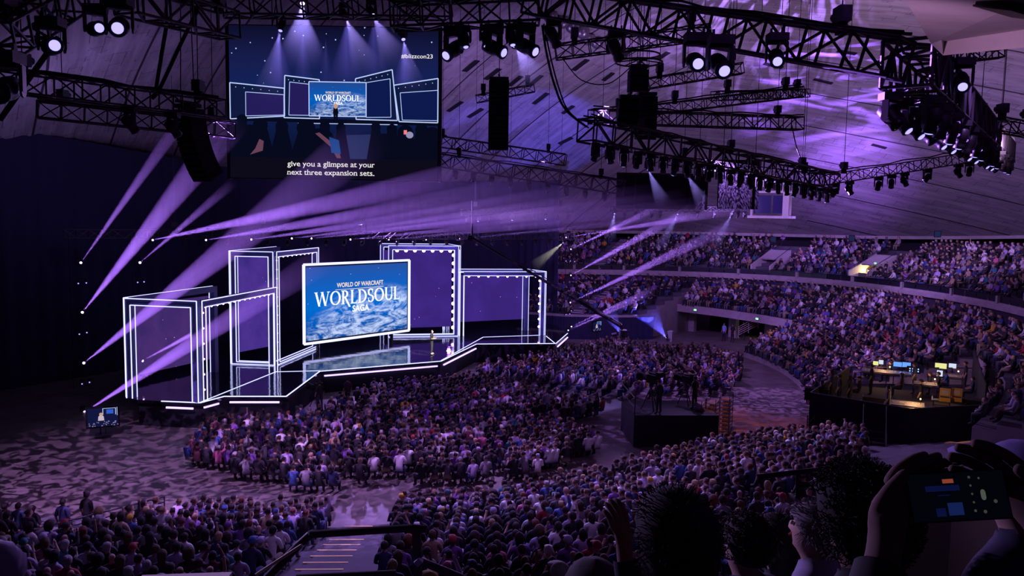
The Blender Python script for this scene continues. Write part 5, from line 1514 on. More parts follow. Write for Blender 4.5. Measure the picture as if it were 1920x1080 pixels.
truss((24.9, 40.6, 0), (24.9, 40.6, 4.1), .34, 'second upright truss behind the platform corner', 'upright platform trusses')
# tarp-like black end panel on the right
q = MB(); q.bar((23.3, 38.6, 3.2), (27.6, 47.2, 3.6), .05, 1.7); tag(q.build('side_drape', darkfab), 'tall black drape hiding the right end of the mixing platform', 'drape')
# stairs
a = Vector((17.6, 37.9, PZ)); dr = Vector((-.38, -.92, 0)).normalized(); sd = Vector((dr.y, -dr.x, 0))
root = empty('platform_stairs', a + dr*2.2 - Vector((0, 0, PZ))); tag(root, 'steep open metal stairs climbing to the mixing platform', 'stairs')
for k in range(8):
    p = a + dr*(.15 + .27*k) - Vector((0, 0, .26*(k+1) - .02)); q = MB(); q.bar(p - sd*.48, p + sd*.48, .26, .05); kid(q.build('tread', steel), root)
for s in (-.5, .5):
    q = MB(); q.bar(a + sd*s + dr*.02, a + sd*s + dr*2.3 - Vector((0, 0, PZ)), .06, .22); kid(q.build('stringer', blackm), root)
    q = MB(); q.tube(a + sd*s + Vector((0, 0, 1.0)), a + sd*s + dr*2.3 + Vector((0, 0, 1.0-PZ)), .028, 6)
    for t in (0, .5, 1): q.tube(a + sd*s + dr*2.3*t + Vector((0, 0, -PZ*t)), a + sd*s + dr*2.3*t + Vector((0, 0, 1.0-PZ*t)), .022, 6)
    kid(q.build('handrail', steel), root)
# desks, consoles, monitors
scr_b = emitmat('monitor_blue', (.10, .25, .75), 1.6); scr_w = emitmat('monitor_white', (.55, .60, .75), 1.2); scr_a = emitmat('desk_amber', (.95, .50, .18), 1.4)
scr_y = emitmat('monitor_yellow', (.75, .75, .30), 1.1); dot_b = emitmat('key_lights', (.15, .35, 1.0), 4, True)
def atp(px, py, z): p = atz(px, py, z); return Vector((p.x, p.y, z))
def monitor(px, py, wd, ht, m, lab, z=3.25, tilt=0, name='monitor'):
    p = atp(px, py, z); v = (EYE - p); rz = math.atan2(v.y, v.x) + PI/2 + tilt
    root = empty(name, (p.x, p.y, PZ + .76 if z > 2.9 else z-.3), rz); h0 = p.z - root.location.z
    q = MB(); q.box((0, .03, h0), (wd+.05, .05, ht+.05)); q.build('bezel', black, root)
    q = MB(); q.box((0, -.005, h0), (wd, .01, ht)); q.build('display', m, root)
    q = MB(); q.box((0, .05, h0/2-.05), (.06, .04, h0)); q.box((0, .05, .01), (.28, .2, .02)); q.build('stand', blackm, root)
    tag(root, lab, 'monitor', 'monitors on the mixing platform'); return root
def desk(px, py, wd, dp, lab, lamp=None, m=None, knobs=True, kind='mixing_desk'):
    z = PZ + .75; p = atp(px, py, z); v = (EYE - p); rz = math.atan2(v.y, v.x) + PI/2
    root = empty(kind, (p.x, p.y, PZ), rz)
    q = MB(); q.box((0, 0, .72), (wd, dp, .05)); q.build('tabletop', blackm, root)
    for sx_ in (-1, 1):
        for sy in (-1, 1): q = MB(); q.tube((sx_*(wd/2-.06), sy*(dp/2-.06), 0), (sx_*(wd/2-.06), sy*(dp/2-.06), .70), .022, 6); q.build('leg', blackm, root)
    q = MB(); q.box((0, .05, .80), (wd*.9, dp*.75, .09), (R(9), 0, 0)); q.build('console', mat('console_grey', (.12, .11, .12), .5), root)
    if knobs:
        rr = random.Random(int(px)); q = MB()
        for i in range(26): q.box((rr.uniform(-.42, .42)*wd, rr.uniform(-.25, .3)*dp+.05, .865), (.03, .05, .03), mi=0)
        q.build('faders', m or mat('fader_caps', (.6, .55, .5), .5), root)
    if lamp:
        q = MB(); q.tube((wd*.35, dp*.3, .8), (wd*.35, dp*.2, 1.12), .008, 5); q.build('lamp_stem', blackm, root)
        q = MB(); q.ball((wd*.35, dp*.15, 1.12), .035, 8, 5); q.build('lamp_bulb', emitmat('desk_bulb', (1.0, .55, .18), 14, True), root)
        l = bpy.data.lights.new('desk_lamp', 'POINT'); l.energy = lamp; l.color = (1.0, .55, .22); l.shadow_soft_size = .04
        o = bpy.data.objects.new('desk_lamp', l); COL.objects.link(o); o.parent = root; o.location = (wd*.2, -.05, 1.25)
    tag(root, lab, 'desk', 'desks on the mixing platform'); return root
desk(1645, 698, 1.9, .8, 'amber-lit lighting desk at the back left of the platform', 60)
desk(1690, 702, 1.7, .7, 'desk under the pair of blue monitors', None, scr_b)
desk(1772, 706, 1.9, .7, 'desk under the yellow-white monitors', 6)
desk(1697, 760, 1.9, .9, 'cluttered amber-lit worktable at the front of the platform', 70)
desk(1735, 722, 1.3, .7, 'table with a small amber lamp in the middle of the platform', 30)
monitor(1683, 683, .46, .28, scr_b, 'blue monitor, first of the pair at the back of the platform')
monitor(1699, 684, .50, .30, scr_b, 'blue monitor, second of the pair at the back of the platform')
monitor(1642, 681, .30, .24, scr_y, 'small cream monitor over the amber-lit lighting desk')
monitor(1652, 679, .26, .26, scr_w, 'narrow monitor beside the small cream monitor')
monitor(1764, 686, .62, .32, scr_y, 'yellow-white monitor at the back right of the platform')
monitor(1786, 686, .40, .28, scr_w, 'greyish monitor beside the yellow-white one')
monitor(1762, 700, .30, .34, scr_w, 'upright bright panel below the yellow-white monitor')
# controller with rows of blue keys
p = atp(1713, 695, 3.0); v = EYE - p; root = empty('key_controller', (p.x, p.y, PZ+.75), math.atan2(v.y, v.x)+PI/2)
q = MB(); q.box((0, 0, .2), (.75, .12, .42)); q.build('case', black, root)
for r_ in range(2):
    for c_ in range(4): q = MB(); q.box((-.2+.15*c_, -.07, .13+.14*r_), (.06, .01, .06)); q.build('key', dot_b, root)
tag(root, 'black controller with two rows of glowing blue keys', 'controller')
# yellow flight cases, rack, tent-like hood, bottle, papers
yel = mat('yellow_case', (.62, .34, .05), .55)
for k, (px, lab) in enumerate(((1771, 'yellow equipment case with open lid, nearer the stairs'), (1793, 'yellow equipment case with open lid, nearer the right drape'))):
    p = atp(px, 752, 2.7); v = EYE - p; root = empty('equipment_case', (p.x, p.y, 2.7), math.atan2(v.y, v.x)+PI/2)
    q = MB(); q.box((0, 0, .1), (.50, .36, .2)); q.box((0, -.19, .1), (.1, .03, .05)); q.build('body', yel, root)
    q = MB(); q.box((0, .2, .42), (.50, .08, .42)); q.build('lid', yel, root)
    q = MB(); q.box((0, .15, .42), (.32, .02, .24)); q.build('lid_label', mat('pale_foam', (.6, .5, .5), .8), root)
    q = MB(); q.box((0, 0, .21), (.42, .28, .03)); q.build('foam', mat('dark_foam', (.03, .02, .02), .9), root)
    tag(root, lab, 'case', 'yellow equipment cases')
p = atp(1780, 765, 2.3); v = EYE - p; root = empty('equipment_rack', (p.x, p.y, PZ), math.atan2(v.y, v.x)+PI/2)
q = MB(); 
for x in (-.75, 0, .75): q.box((x, 0, .28), (.04, .5, .56))
q.box((0, 0, .56), (1.54, .52, .04)); q.build('frame', steel, root)
for k in range(6): q = MB(); q.box((-.375+.75*(k % 2), -.02, .10+.16*(k//2)), (.66, .48, .12)); q.build('rack_unit', mat('rack_grey', (.18, .17, .2), .45), root)
tag(root, 'low steel rack of grey units under the yellow cases', 'rack')
p = atp(1748, 748, 2.9); q = MB(); q.lathe([(.035, 0), (.035, .16), (.012, .2), (.014, .24)], 8); o = q.build('water_bottle', mat('clear_plastic', (.6, .6, .7), .2)); o.location = (p.x, p.y, PZ+.75); tag(o, 'clear water bottle standing beside the yellow cases', 'bottle')

# crew on and around the platform
def crew(px, py, z, pose, top, hair, lab, rz=None, scale=1.0, k=None, legc=(.02, .02, .03), hc=(.03, .02, .02), sl='shirt', name='person'):
    p = atz(px, py, z); p = Vector((p.x, p.y, z))
    if rz is None: d = STAGE_AIM - p; rz = math.atan2(d.y, d.x) - PI/2
    o = person(pose, p, rz, (k or (.5, .3, .22), top, legc, hc), hair, sl, scale); tag(o, lab, 'person'); return o
blk = (.015, .014, .018)
for (px, py, pose, top, hair, lab) in (
    (1572, 765, 'stand', (.05, .045, .10), 'short', 'crew member in dark shirt standing at the left of the mixing platform'),
    (1592, 768, 'stand', blk, 'long', 'long-haired crew member in black standing on the platform beside the left drape'),
    (1663, 790, 'stand', (.06, .05, .09), 'short', 'crew member in dark check shirt standing over the worktable by the stairs'),
    (1668, 718, 'sit', blk, 'short', 'crew member seated at the amber-lit lighting desk'),
    (1724, 776, 'stand', blk, 'fringe', 'crew member in black leaning near the cluttered worktable'),
    (1778, 738, 'sit_forward', (.07, .16, .42), 'short', 'crew member in blue t-shirt bent over the desk under the yellow-white monitors'),
    (1742, 742, 'sit', blk, 'short', 'crew member in black seated beside the small amber lamp'),
    (1835, 748, 'stand', blk, 'short', 'crew member in black standing before the right drape'),
    (1848, 745, 'stand', (.03, .03, .05), 'cap', 'crew member in a cap standing at the right drape')):
    crew(px, py, PZ, pose, top, hair, lab)
for k, (px, py, top, hair) in enumerate(((1540, 760, blk, 'short'), (1558, 756, (.03, .03, .06), 'bob'), (1610, 752, blk, 'cap'), (1632, 742, blk, 'short'), (1690, 745, blk, 'long'), (1712, 738, (.04, .04, .05), 'short'), (1758, 742, blk, 'short'), (1808, 735, blk, 'fringe'), (1822, 752, (.03, .03, .07), 'short'))):
    crew(px, py, PZ, 'stand' if k % 2 else 'sit', top, hair, f'dark-clothed crew member {"standing" if k % 2 else "seated"} on the mixing platform, {ordw(k+1)} of nine counted from its left corner', scale=1.0)
for k, (px, py, wx) in enumerate(((1530, 752, 1.2), (1585, 776, 1.4), (1640, 770, 1.2), (1682, 792, 1.5), (1745, 790, 1.3), (1826, 775, 1.2))):
    p = atp(px, py, PZ); v = EYE - p; root = empty('road_case', (p.x, p.y, PZ), math.atan2(v.y, v.x) + PI/2)
    q = MB(); q.box((0, 0, .40), (wx, .6, .66)); q.build('body', black, root)
    q = MB()
    for sx_ in (-1, 1):
        for sz in (.08, .72): q.box((sx_*wx/2, 0, sz), (.05, .64, .05))
    q.build('edge_trim', steel, root)
    for sx_ in (-1, 1): q = MB(); q.lathe([(.05, -.02), (.05, .02)], 8, Matrix.Translation((sx_*wx*.4, -.2, .05)) @ Matrix.Rotation(PI/2, 4, 'Y')); q.build('wheel', black, root)
    tag(root, f'black road case with steel edges on the mixing platform, {ordw(k+1)} from its left corner', 'case', 'black road cases on the mixing platform')
# orange spill on the floor under and beside the platform
spot('orange_spill', (10.5, 40, 7.5), (13.2, 44.6, 0), 2600, (1.0, .17, .04), R(48), .5, .05, gobo=dict(scale=(9, 9, 9), lo=.4, hi=.6, min=.3))
spot('orange_spill', (20.5, 36.2, 2.9), (21.0, 35.2, 0), 60, (1.0, .35, .12), R(70), .3, .05)
spot('orange_spill', (16.5, 41.5, 1.9), (16.0, 39.5, 0), 60, (1.0, .22, .06), R(120), .5, .05)

# ------------------------------------------------------------------ camera position among the floor seats
def gp(px, py, z=0): p = atz(px, py, z); return Vector((p.x, p.y, z))
c0, c1_ = gp(1188, 838), gp(1345, 838)
root = empty('camera_riser', (c0+c1_)/2); tag(root, 'black draped camera riser standing in the aisle', 'platform')
dx = (c1_-c0); nn = Vector((-dx.y, dx.x, 0)).normalized()
q = MB(); q.prism([(p.x, p.y) for p in (c0, c1_, c1_+nn*3.4, c0+nn*3.4)], 1.55, 1.68); kid(q.build('deck', mat('platform_deck'), None), root)
for a, b in ((c0, c1_), (c1_, c1_+nn*3.4), (c0+nn*3.4, c0)):
    q = MB(); q.bar(a+Vector((0, 0, .78)), b+Vector((0, 0, .78)), .05, 1.55); kid(q.build('drape', darkfab), root)
for t in (0.0, 1.0):
    q = MB(); b_ = (c0 + nn*3.4*t); q.tube(b_ + Vector((0, 0, 1.6)), b_ + Vector((0, 0, 2.6)), .03, 6); kid(q.build('post', steel), root)
q = MB(); q.tube(c0 + Vector((0, 0, 2.6)), c0+nn*3.4+Vector((0, 0, 2.6)), .03, 6); q.tube(c0 + Vector((0, 0, 2.1)), c0+nn*3.4+Vector((0, 0, 2.1)), .02, 6); kid(q.build('handrail', steel), root)
def tvcamera(p, rz, lab, s=1.0):
    root = empty('broadcast_camera', p, rz); root.scale = (s,)*3
    for k in range(3):
        a = 2*PI*k/3; q = MB(); q.tube((0, 0, 1.0), (.42*math.cos(a), .42*math.sin(a), 0), .03, 6); q.build('tripod_leg', blackm, root)
    q = MB(); q.lathe([(.09, 1.0), (.1, 1.12), (.05, 1.16)], 10); q.build('pan_head', blackm, root)
    q = MB(); q.box((0, -.1, 1.36), (.30, .55, .36)); q.box((0, -.1, 1.58), (.10, .4, .08)); q.build('body', black, root)
    q = MB(); q.lathe([(.13, 0), (.14, .35), (.19, .38), (.20, .55)], 12, Matrix.Translation((0, .15, 1.36)) @ Matrix.Rotation(-PI/2, 4, 'X')); q.build('lens', black, root)
    q = MB(); q.box((-.05, -.5, 1.60), (.30, .2, .22)); q.build('viewfinder', black, root)
    for sx_ in (-1, 1): q = MB(); q.tube((sx_*.1, -.1, 1.15), (sx_*.28, -.75, 1.0), .015, 5); q.build('pan_handle', blackm, root)
    tag(root, lab, 'camera', 'broadcast cameras'); return root
rr = math.atan2(STAGE_AIM.y-c0.y, STAGE_AIM.x-c0.x) - PI/2
tvcamera(c0 + dx*.25 + nn*1.2 + Vector((0, 0, 1.68)), rr, 'large broadcast camera on the black riser in the aisle', 1.25)
tvcamera(c0 + dx*.75 + nn*2.4 + Vector((0, 0, 1.68)), rr, 'second broadcast camera behind the chair trolleys', 1.05)
o = person('stand', c0 + dx*.30 + nn*.3 + Vector((0, 0, 1.68)), rr, ((.4, .24, .18), blk, blk, blk), 'cap', 'hoodie'); tag(o, 'camera operator in black standing behind the large broadcast camera', 'person')
o = person('stand', c0 + dx*.80 + nn*1.4 + Vector((0, 0, 1.68)), rr, ((.4, .24, .18), blk, blk, blk), 'short', 'shirt'); tag(o, 'camera operator in black beside the second broadcast camera', 'person')
# trolleys of stacked chairs
for k, (px, py) in enumerate(((1308, 826), (1334, 822), (1360, 814))):
    p = gp(px, py); root = empty('chair_trolley', p, R(-28)); n = 9
    q = MB(); q.box((0, 0, .12), (.55, .9, .05)); q.build('base', steel, root)
    for sx_ in (-.25, .25):
        q = MB(); q.tube((sx_, -.42, .12), (sx_, -.42, 2.25), .02, 6); q.tube((sx_, .42, .12), (sx_, .42, 2.25), .02, 6); q.build('upright', steel, root)
    for i in range(n): q = MB(); q.box((0, 0, .25+.22*i), (.46, .8, .05), (R(4), 0, 0)); q.tube((-.23, -.4, .30+.22*i), (.23, -.4, .30+.22*i), .018, 5); q.build('folded_chair', mat('chair_frame_grey', (.12, .11, .13), .4, .5), root)
    for sx_ in (-.22, .22):
        for sy in (-.35, .35): q = MB(); q.lathe([(.05, -.02), (.05, .02)], 10, Matrix.Translation((sx_, sy, .05)) @ Matrix.Rotation(PI/2, 4, 'Y')); q.build('wheel', black, root)
    tag(root, f'tall trolley of folded chairs, {ordw(k+1)} of three from the camera riser', 'trolley', 'chair trolleys by the camera riser')
# camera crew at the stage edge
tvcamera(gp(592, 765), rr+.3, 'broadcast camera on the floor at the corner of the stage', .95)
crew(600, 770, 0, 'stand', blk, 'short', 'camera operator in black working at the corner of the stage', rz=rr)
crew(652, 762, 0, 'stand', (.12, .03, .10), 'bun', 'person in maroon top standing between the stage and the first rows', rz=rr)
# floor spotlights under the stage lip
for k, (px, py) in enumerate(((272, 766), (366, 768), (391, 790), (441, 768), (600, 736), (559, 770), (629, 716), (731, 706), (910, 660))):
    p = gp(px, py+14, 0) if k != 3 else gp(px, py+14, 0); p.z = .25
    root = fixture(p + Vector((0, 0, .45)), p + Vector((8, -12, 4)), 'on', f'small floor lamp at the foot of the stage, {ordw(k+1)} from the near end', 'small floor lamps at the stage foot', .6)
# side monitors
def sidemon(px0, py0, px1, py1, Y, lab, posts=True):
    A = at3(px0, py1, Y); B = at3(px1, py1, Y+.6); T_ = at3(px0, py0, Y); z0 = min(A.z, B.z); B.z = A.z
    m_, w__, h__ = screen('side_monitor', A, B, A.z, T_.z, .12)
    q = MB(); q.add([(.04, .04, .01), (w__-.04, .04, .01), (w__-.04, h__-.04, .01), (.04, h__-.04, .01)], [(0, 1, 2, 3)]); q.build('picture', emitmat('monitor_navy', (.006, .008, .05), 1), m_)
    def fl(x0, y0, x1, y1, m, z): q = MB(); q.box(((x0+x1)/2*w__, (y0+y1)/2*h__, z), (abs(x1-x0)*w__, abs(y1-y0)*h__, .004)); q.build('picture_patch', m, m_)
    fl(.50, .62, .52, .95, lin, .02); fl(.50, .93, .92, .95, lin, .02); fl(.90, .60, .92, .95, lin, .02); fl(.62, .66, .84, .88, emitmat('monitor_mid_blue', (.03, .10, .55), 1), .02); fl(.95, .55, .965, .98, lin, .02)
    q = MB(); q.ball((.45*w__, .66*h__, .03), .085*h__, 8, 6, sc=(1, 1, .1)); q.build('picture_face', emitmat('relay_face'), m_)
    q = MB(); q.lathe([(.14*h__, 0), (.12*h__, .2*h__), (.06*h__, .27*h__)], 8, Matrix.Translation((.45*w__, .34*h__, .03)) @ Matrix.Rotation(-PI/2, 4, 'X') @ Matrix.Diagonal((1, .1, 1, 1))); q.build('picture_body', emitmat('monitor_pale', (.55, .45, .55), 1), m_)
    rr_ = random.Random(4)
    q = MB()
    for i in range(26): q.box((rr_.uniform(.03, .97)*w__, rr_.uniform(.05, .3)*h__, .02), (.09*w__*rr_.uniform(.2, .6), .05*h__, .004))
    q.build('picture_crowd', emitmat('monitor_crowd', (.22, .18, .34), 1), m_)
    if posts:
        for s in (.42, .58): q = MB(); q.tube((s*w__, 0, -.06), (s*w__, -z0, -.06), .035, 6); q.build('stand_pole', steel, m_)
        q = MB(); q.box((.5*w__, -z0+.03, -.06), (.5*w__, .05, .7)); q.build('stand_foot', steel, m_)
    tag(m_, lab, 'monitor')
sidemon(163, 766, 223, 803, 40.5, 'relay monitor on a two-pole stand at the near left of the floor')
sidemon(1111, 603, 1127, 622, 68, 'small relay monitor on a stand at the far end of the floor')

# far floor: bin, guards, visitors
p = gp(1257, 640); root = empty('waste_bin', p, R(-30)); q = MB(); q.lathe([(.28, 0), (.32, .9)], 4, Matrix.Rotation(PI/4, 4, 'Z'), smooth=False); q.build('body', mat('white_plastic', (.45, .45, .47), .6), root)
q = MB(); q.lathe([(.36, .9), (.36, .98), (.2, 1.05)], 4, Matrix.Rotation(PI/4, 4, 'Z'), smooth=False); q.build('lid', mat('white_plastic'), root); q = MB(); q.box((-.24, -.24, .62), (.1, .1, .14)); q.build('label', black, root)
tag(root, 'square white bin standing at the far end of the floor', 'bin')
crew(1207, 634, 0, 'stand', blk, 'fringe', 'guard in black top and pale trousers standing by the far drape', legc=(.35, .28, .25), rz=R(170))
crew(1357, 640, 0, 'stand', (.35, .5, .9), 'short', 'visitor in pale blue shirt standing by the tunnel mouth', rz=R(120))
crew(1373, 642, 0, 'stand', blk, 'short', 'visitor in black standing beside the pale blue shirt', rz=R(120))
crew(1393, 636, 0, 'stand', blk, 'cap', 'visitor in dark cap standing below the green exit sign', rz=R(120))
crew(1458, 628, .9, 'stand', (.55, .35, .30), 'long', 'long-haired person in light top standing above the tier stairs', rz=R(140))
# drape hung across the far wall
q = MB(); n = 120
A_, B_ = P(21.8, 57.5), P(29.2, 42.5)
vs = []
for i in range(n+1):
    a__ = 43 + 27*i/n; p = P(RF_(a__) - .35 + .09*math.sin(i*1.9), a__); vs.append((p.x, p.y))
q.add([(x, y, 0) for x, y in vs] + [(x, y, 2.2) for x, y in vs], [(i, i+1, n+2+i, n+1+i) for i in range(n)], 0, True)
tag(q.build('wall_drape', mat('blue_black_drape', (.015, .015, .05), .9)), 'dark blue drape hung along the foot of the far wall', 'drape')
# exit signs on the tunnel header
for k, (a, lab) in enumerate(((41.2, 'small green exit sign on the tunnel header, nearer the stage'), (28.3, 'small green exit sign on the tunnel header, nearer the stands'))):
    p = P(34.02, a, 2.62); root = empty('exit_sign', p, R(a)-PI/2+PI)
    q = MB(); q.box((0, .03, 0), (.34, .05, .2)); q.build('housing', mat('sign_white', (.5, .5, .5), .5), root)
    q = MB(); q.box((0, .06, 0), (.30, .02, .16)); q.build('green_face', emitmat('exit_green', (.25, 1.0, .35), 2.2, True), root)
    tag(root, lab, 'sign', 'green exit signs')
# warm light and pale columns inside the tunnel
spot('tunnel_lamp', P(38.5, 25, 2.2), P(36.8, 23.5, 1), 60, (1.0, .75, .35), R(150), .5, .1)
spot('tunnel_lamp', P(38.5, 33, 2.2), P(36.0, 34, .6), 25, (.9, .7, .5), R(150), .5, .1)
# stair guard rails of the far tier (pale bars)
for (A_, B_, n_, lab) in ((gp(1385, 628, .9), gp(1440, 600, 2.2), 5, 'pale slanting stair railing beside the tunnel mouth'),):
    root = empty('stair_railing', A_); q = MB()
    for i in range(n_): q.tube(Vector((0, 0, .2*i)), B_-A_+Vector((0, 0, .2*i)), .025, 5)
    q.build('bars', mat('pale_rail', (.6, .5, .45), .4), root)
    for t in (0, .33, .66, 1): q = MB(); q.tube((B_-A_)*t + Vector((0, 0, -.3)), (B_-A_)*t + Vector((0, 0, .85)), .025, 5); q.build('post', mat('pale_rail'), root)
    tag(root, lab, 'railing')
# stair flights cut in the far tier
for (sec, a, wd, lab) in (('far', 55.2, 1.3, 'pale-edged stair flight in the far tier'), ('balcony', 60.7, 1.1, 'stair flight in the balcony nearest the curtain')):
    root = empty('stair_flight', P(ROWS[sec][0][0](a), a, ROWS[sec][0][1]))
    for k, (rf, z) in enumerate(ROWS[sec]):
        for h in (0, 1):
            p = P(rf(a) - .35 + .45*h, a, z + .12 + .14*h); q = MB(); q.box(p - root.location, (.3, wd, .1), (0, 0, R(a))); q.build('step', mat('pale_step', (.35, .3, .36), .8), root)
    tag(root, lab, 'stairs', 'stair flights in the tiers')
# balcony stair mouths
for k, (a, lab, wm) in enumerate(((38.0, 'balcony stair mouth with a pale sloping roof, nearest the stage', False), (24.5, 'balcony stair mouth with warm yellow light and a green sign', True), (-4.0, 'balcony stair mouth with white sloping walls, nearest the camera', False))):
    r0b = Rf(a) + 1.2; root = empty('stair_mouth', P(r0b, a, 6.15), R(a)); wd = 2.3 if a > 0 else 2.8
    for s in (-1, 1):
        q = MB(); y = s*wd/2
        q.add([(0, y-.08, 0), (3.6, y-.08, 0), (3.6, y-.08, 2.5), (0, y-.08, .9), (0, y+.08, 0), (3.6, y+.08, 0), (3.6, y+.08, 2.5), (0, y+.08, .9)], [(0, 1, 2, 3), (7, 6, 5, 4), (0, 4, 5, 1), (1, 5, 6, 2), (2, 6, 7, 3), (3, 7, 4, 0)])
        q.build('side_wall', cream, root)
        q = MB(); q.tube((0, y, 1.15), (3.6, y, 2.75), .03, 5); q.build('handrail', steel, root)
    q = MB(); q.add([(1.6, -wd/2, 1.55), (3.6, -wd/2, 2.45), (3.6, wd/2, 2.45), (1.6, wd/2, 1.55)], [(0, 1, 2, 3)]); q.add([(1.6, -wd/2, 1.45), (3.6, -wd/2, 2.35), (3.6, wd/2, 2.35), (1.6, wd/2, 1.45)], [(3, 2, 1, 0)]); q.build('roof', cream, root)
    q = MB(); q.box((3.5, 0, .7), (.1, wd, 1.4)); q.build('back_wall', cream, root)
    if wm:
        l = bpy.data.lights.new('stair_light', 'POINT'); l.energy = 90; l.color = (1.0, .72, .25); o = bpy.data.objects.new('stair_light', l); COL.objects.link(o); o.parent = root; o.location = (2.0, .5, .9)
        q = MB(); q.box((1.62, -.5, 1.72), (.04, .22, .12)); q.build('exit_sign', emitmat('exit_green'), root)
    tag(root, lab, 'stair entrance', 'stair entrances of the balcony')
# dim wall screens above the balcony
for k, (px, py) in enumerate(((1317, 444), (1450, 449), (1597, 447), (1758, 439))):
    p = at3(px, py, 92 - k*5); root = empty('wall_sign', p, R(-20)); q = MB(); q.box((0, 0, 0), (.62, .08, .62)); q.build('frame', black, root)
    q = MB(); q.box((0, -.05, 0), (.5, .02, .5)); q.build('face', emitmat('dim_sign', (.012, .02, .07), 1, True), root)
    tag(root, f'dim square sign on the dark wall over the balcony, {ordw(k+1)} from the stage', 'sign', 'dim signs over the balcony')
# projection booth set in the shell
A_ = at3(1408, 404, 76); B_ = at3(1478, 404, 74); T_ = at3(1408, 362, 76); bz = A_.z; th = T_.z - bz
root = empty('projection_booth', A_); M = (B_-A_); M.z = 0; L = M.length; root.rotation_euler.z = math.atan2(M.y, M.x)
q = MB(); q.box((L/2, .6, -.12), (L+.6, 1.5, .24)); q.box((L/2, .6, th+.1), (L+.6, 1.5, .2)); q.box((L*.93, .3, th/2), (L*.16, .9, th)); q.box((L*.02, .3, th/2), (L*.06, .9, th)); q.build('surround', cream, root)
for x0, x1 in ((.05, .52), (.56, .84)):
    q = MB(); q.box(((x0+x1)/2*L, .25, th*.5), ((x1-x0)*L, .05, th*.8)); q.build('window_pane', mat('booth_glass', (.04, .035, .12), .1), root)
    q = MB()
    for z in (.1, .9): q.box(((x0+x1)/2*L, .2, th*z), ((x1-x0)*L, .06, .07))
    for x in (x0, x1): q.box((x*L, .2, th*.5), (.07, .06, th*.8))
    q.build('window_frame', steel, root)
tag(root, 'pale projection booth with two dark windows high over the balcony', 'booth')
# balcony follow-spot stands
for k, (px, ht) in enumerate(((1845, 436), (1892, 434))):
    p = P(Rf(-6)+7.2, -5.5 - 3*k, 8.0); root = empty('spotlight_stand', p)
    q = MB()
    for i in range(3): q.tube((0, 0, 1.2), (.5*math.cos(2.1*i), .5*math.sin(2.1*i), 0), .03, 5)
    q.tube((0, 0, 1.2), (0, 0, 2.0), .035, 6); q.build('tripod', blackm, root)
    q = MB(); q.box((0, 0, 2.15), (.9, .4, .35)); q.build('lamp_body', mat('lamp_grey', (.35, .33, .4), .5), root)
    tag(root, f'spotlight on a tripod at the back of the balcony, {ordw(k+1)} from the stage', 'stage light', 'balcony spotlights')
q = MB(); P0 = P(Rf(-8)+7.4, -7, 8.9); q.tube(P0, P0 + Vector((.7, -2.4, 0)), .035, 6); tag(q.build('glowing_strip', emitmat('amber_strip', (1.0, .45, .12), 3, True)), 'thin amber glowing strip on the dark back wall of the balcony', 'light strip')

# ------------------------------------------------------------------ railings and lit steps near the camera
def railing(pts, lab, bars=(1.08, .86, .64, .42, .2), r=.022, posts=True, m=None, name='guard_railing'):
    root = empty(name, pts[0]); m = m or blackm
    for h in bars:
        q = MB()
        for a, b in zip(pts[:-1], pts[1:]): q.tube(a - pts[0] + Vector((0, 0, h)), b - pts[0] + Vector((0, 0, h)), r if h != bars[0] else r*1.4, 6)
        q.build('bar', m, root)
    if posts:
        for a, b in zip(pts[:-1], pts[1:]):
            n = max(1, round((b-a).length/1.9))
            for k in range(n+1): q = MB(); p = a.lerp(b, k/n) - pts[0]; q.tube(p, p+Vector((0, 0, bars[0])), r*1.2, 6); q.build('post', m, root)
    tag(root, lab, 'railing'); return root
railing([rp(-30, 1015), rp(85, 987), rp(169, 966), rp(239, 949), rp(308, 931)], 'black five-bar railing in front of the lower left seats')
railing([rp(1318, 822), rp(1400, 822), rp(1500, 832), rp(1612, 848)], 'black railing between the orange-lit floor and the last seats')
nose = mat('yellow_nosing', (.85, .62, .22), .6)
k = 0
for (a0, a1, part, r_) in ((-88.3, -86.2, 1, range(16)), (-102.0, -100.6, 1, range(16)), (-66.4, -65.2, 1, range(10))):
    root = empty('lit_steps', P(Rn(a0), a0, .2)); 
    for j in r_:
        rf, z = ROWS['near'][j]; rr_ = rf(a0) - .475
        p, p2 = P(rr_, a0, z), P(rr_, a1, z)
        q = MB(); q.bar(p - root.location + Vector((0, 0, .012)), p2 - root.location + Vector((0, 0, .012)), .07, .03); q.build('yellow_nosing', nose, root)
        pm_ = P(rf(a0) - .02, (a0+a1)/2+1.0, z/1.0 + .07); q = MB(); q.box(pm_ - root.location + Vector((0, 0, -.02)), (.42, 2.2, .1), (0, 0, R(a0))); q.build('half_step', stepm, root)
    tag(root, ('aisle of yellow-edged steps below the front handrail', 'aisle of yellow-edged steps beside the railing block', 'short aisle of yellow-edged steps in the right seats')[k], 'steps', 'yellow-edged aisle steps'); k += 1
# upper handrail round the stairwell just below the camera
Yr = 5.6
def a5(px, py, Y=Yr): return at3(px, py, Y)
root = empty('handrail', a5(773, 990)); O = root.location
for name, pts, r in (('top_rail', [(480, 1105), (560, 1022), (582, 1002), (773, 990), (800, 992)], .030), ('lower_rail', [(556, 1082), (742, 1074)], .022), ('side_rail', [(783, 1050), (862, 1082), (960, 1130)], .030)):
    q = MB(); pp_ = [a5(*p) - O for p in pts]; q.path(pp_, r, 8); q.build(name, blackm, root)
q = MB(); q.bar(a5(781, 992) - O, a5(790, 1300) - O, .06, .06); q.build('post', blackm, root)
q = MB(); q.bar(a5(782, 1044) - O + Vector((0, -.04, 0)), a5(790, 1052) - O + Vector((0, -.04, 0)), .05, .05); q.build('bracket', mat('violet_painted_steel', (.3, .25, .5), .4), root)
tag(root, 'thick black handrail crossing above the lit aisle steps', 'handrail')
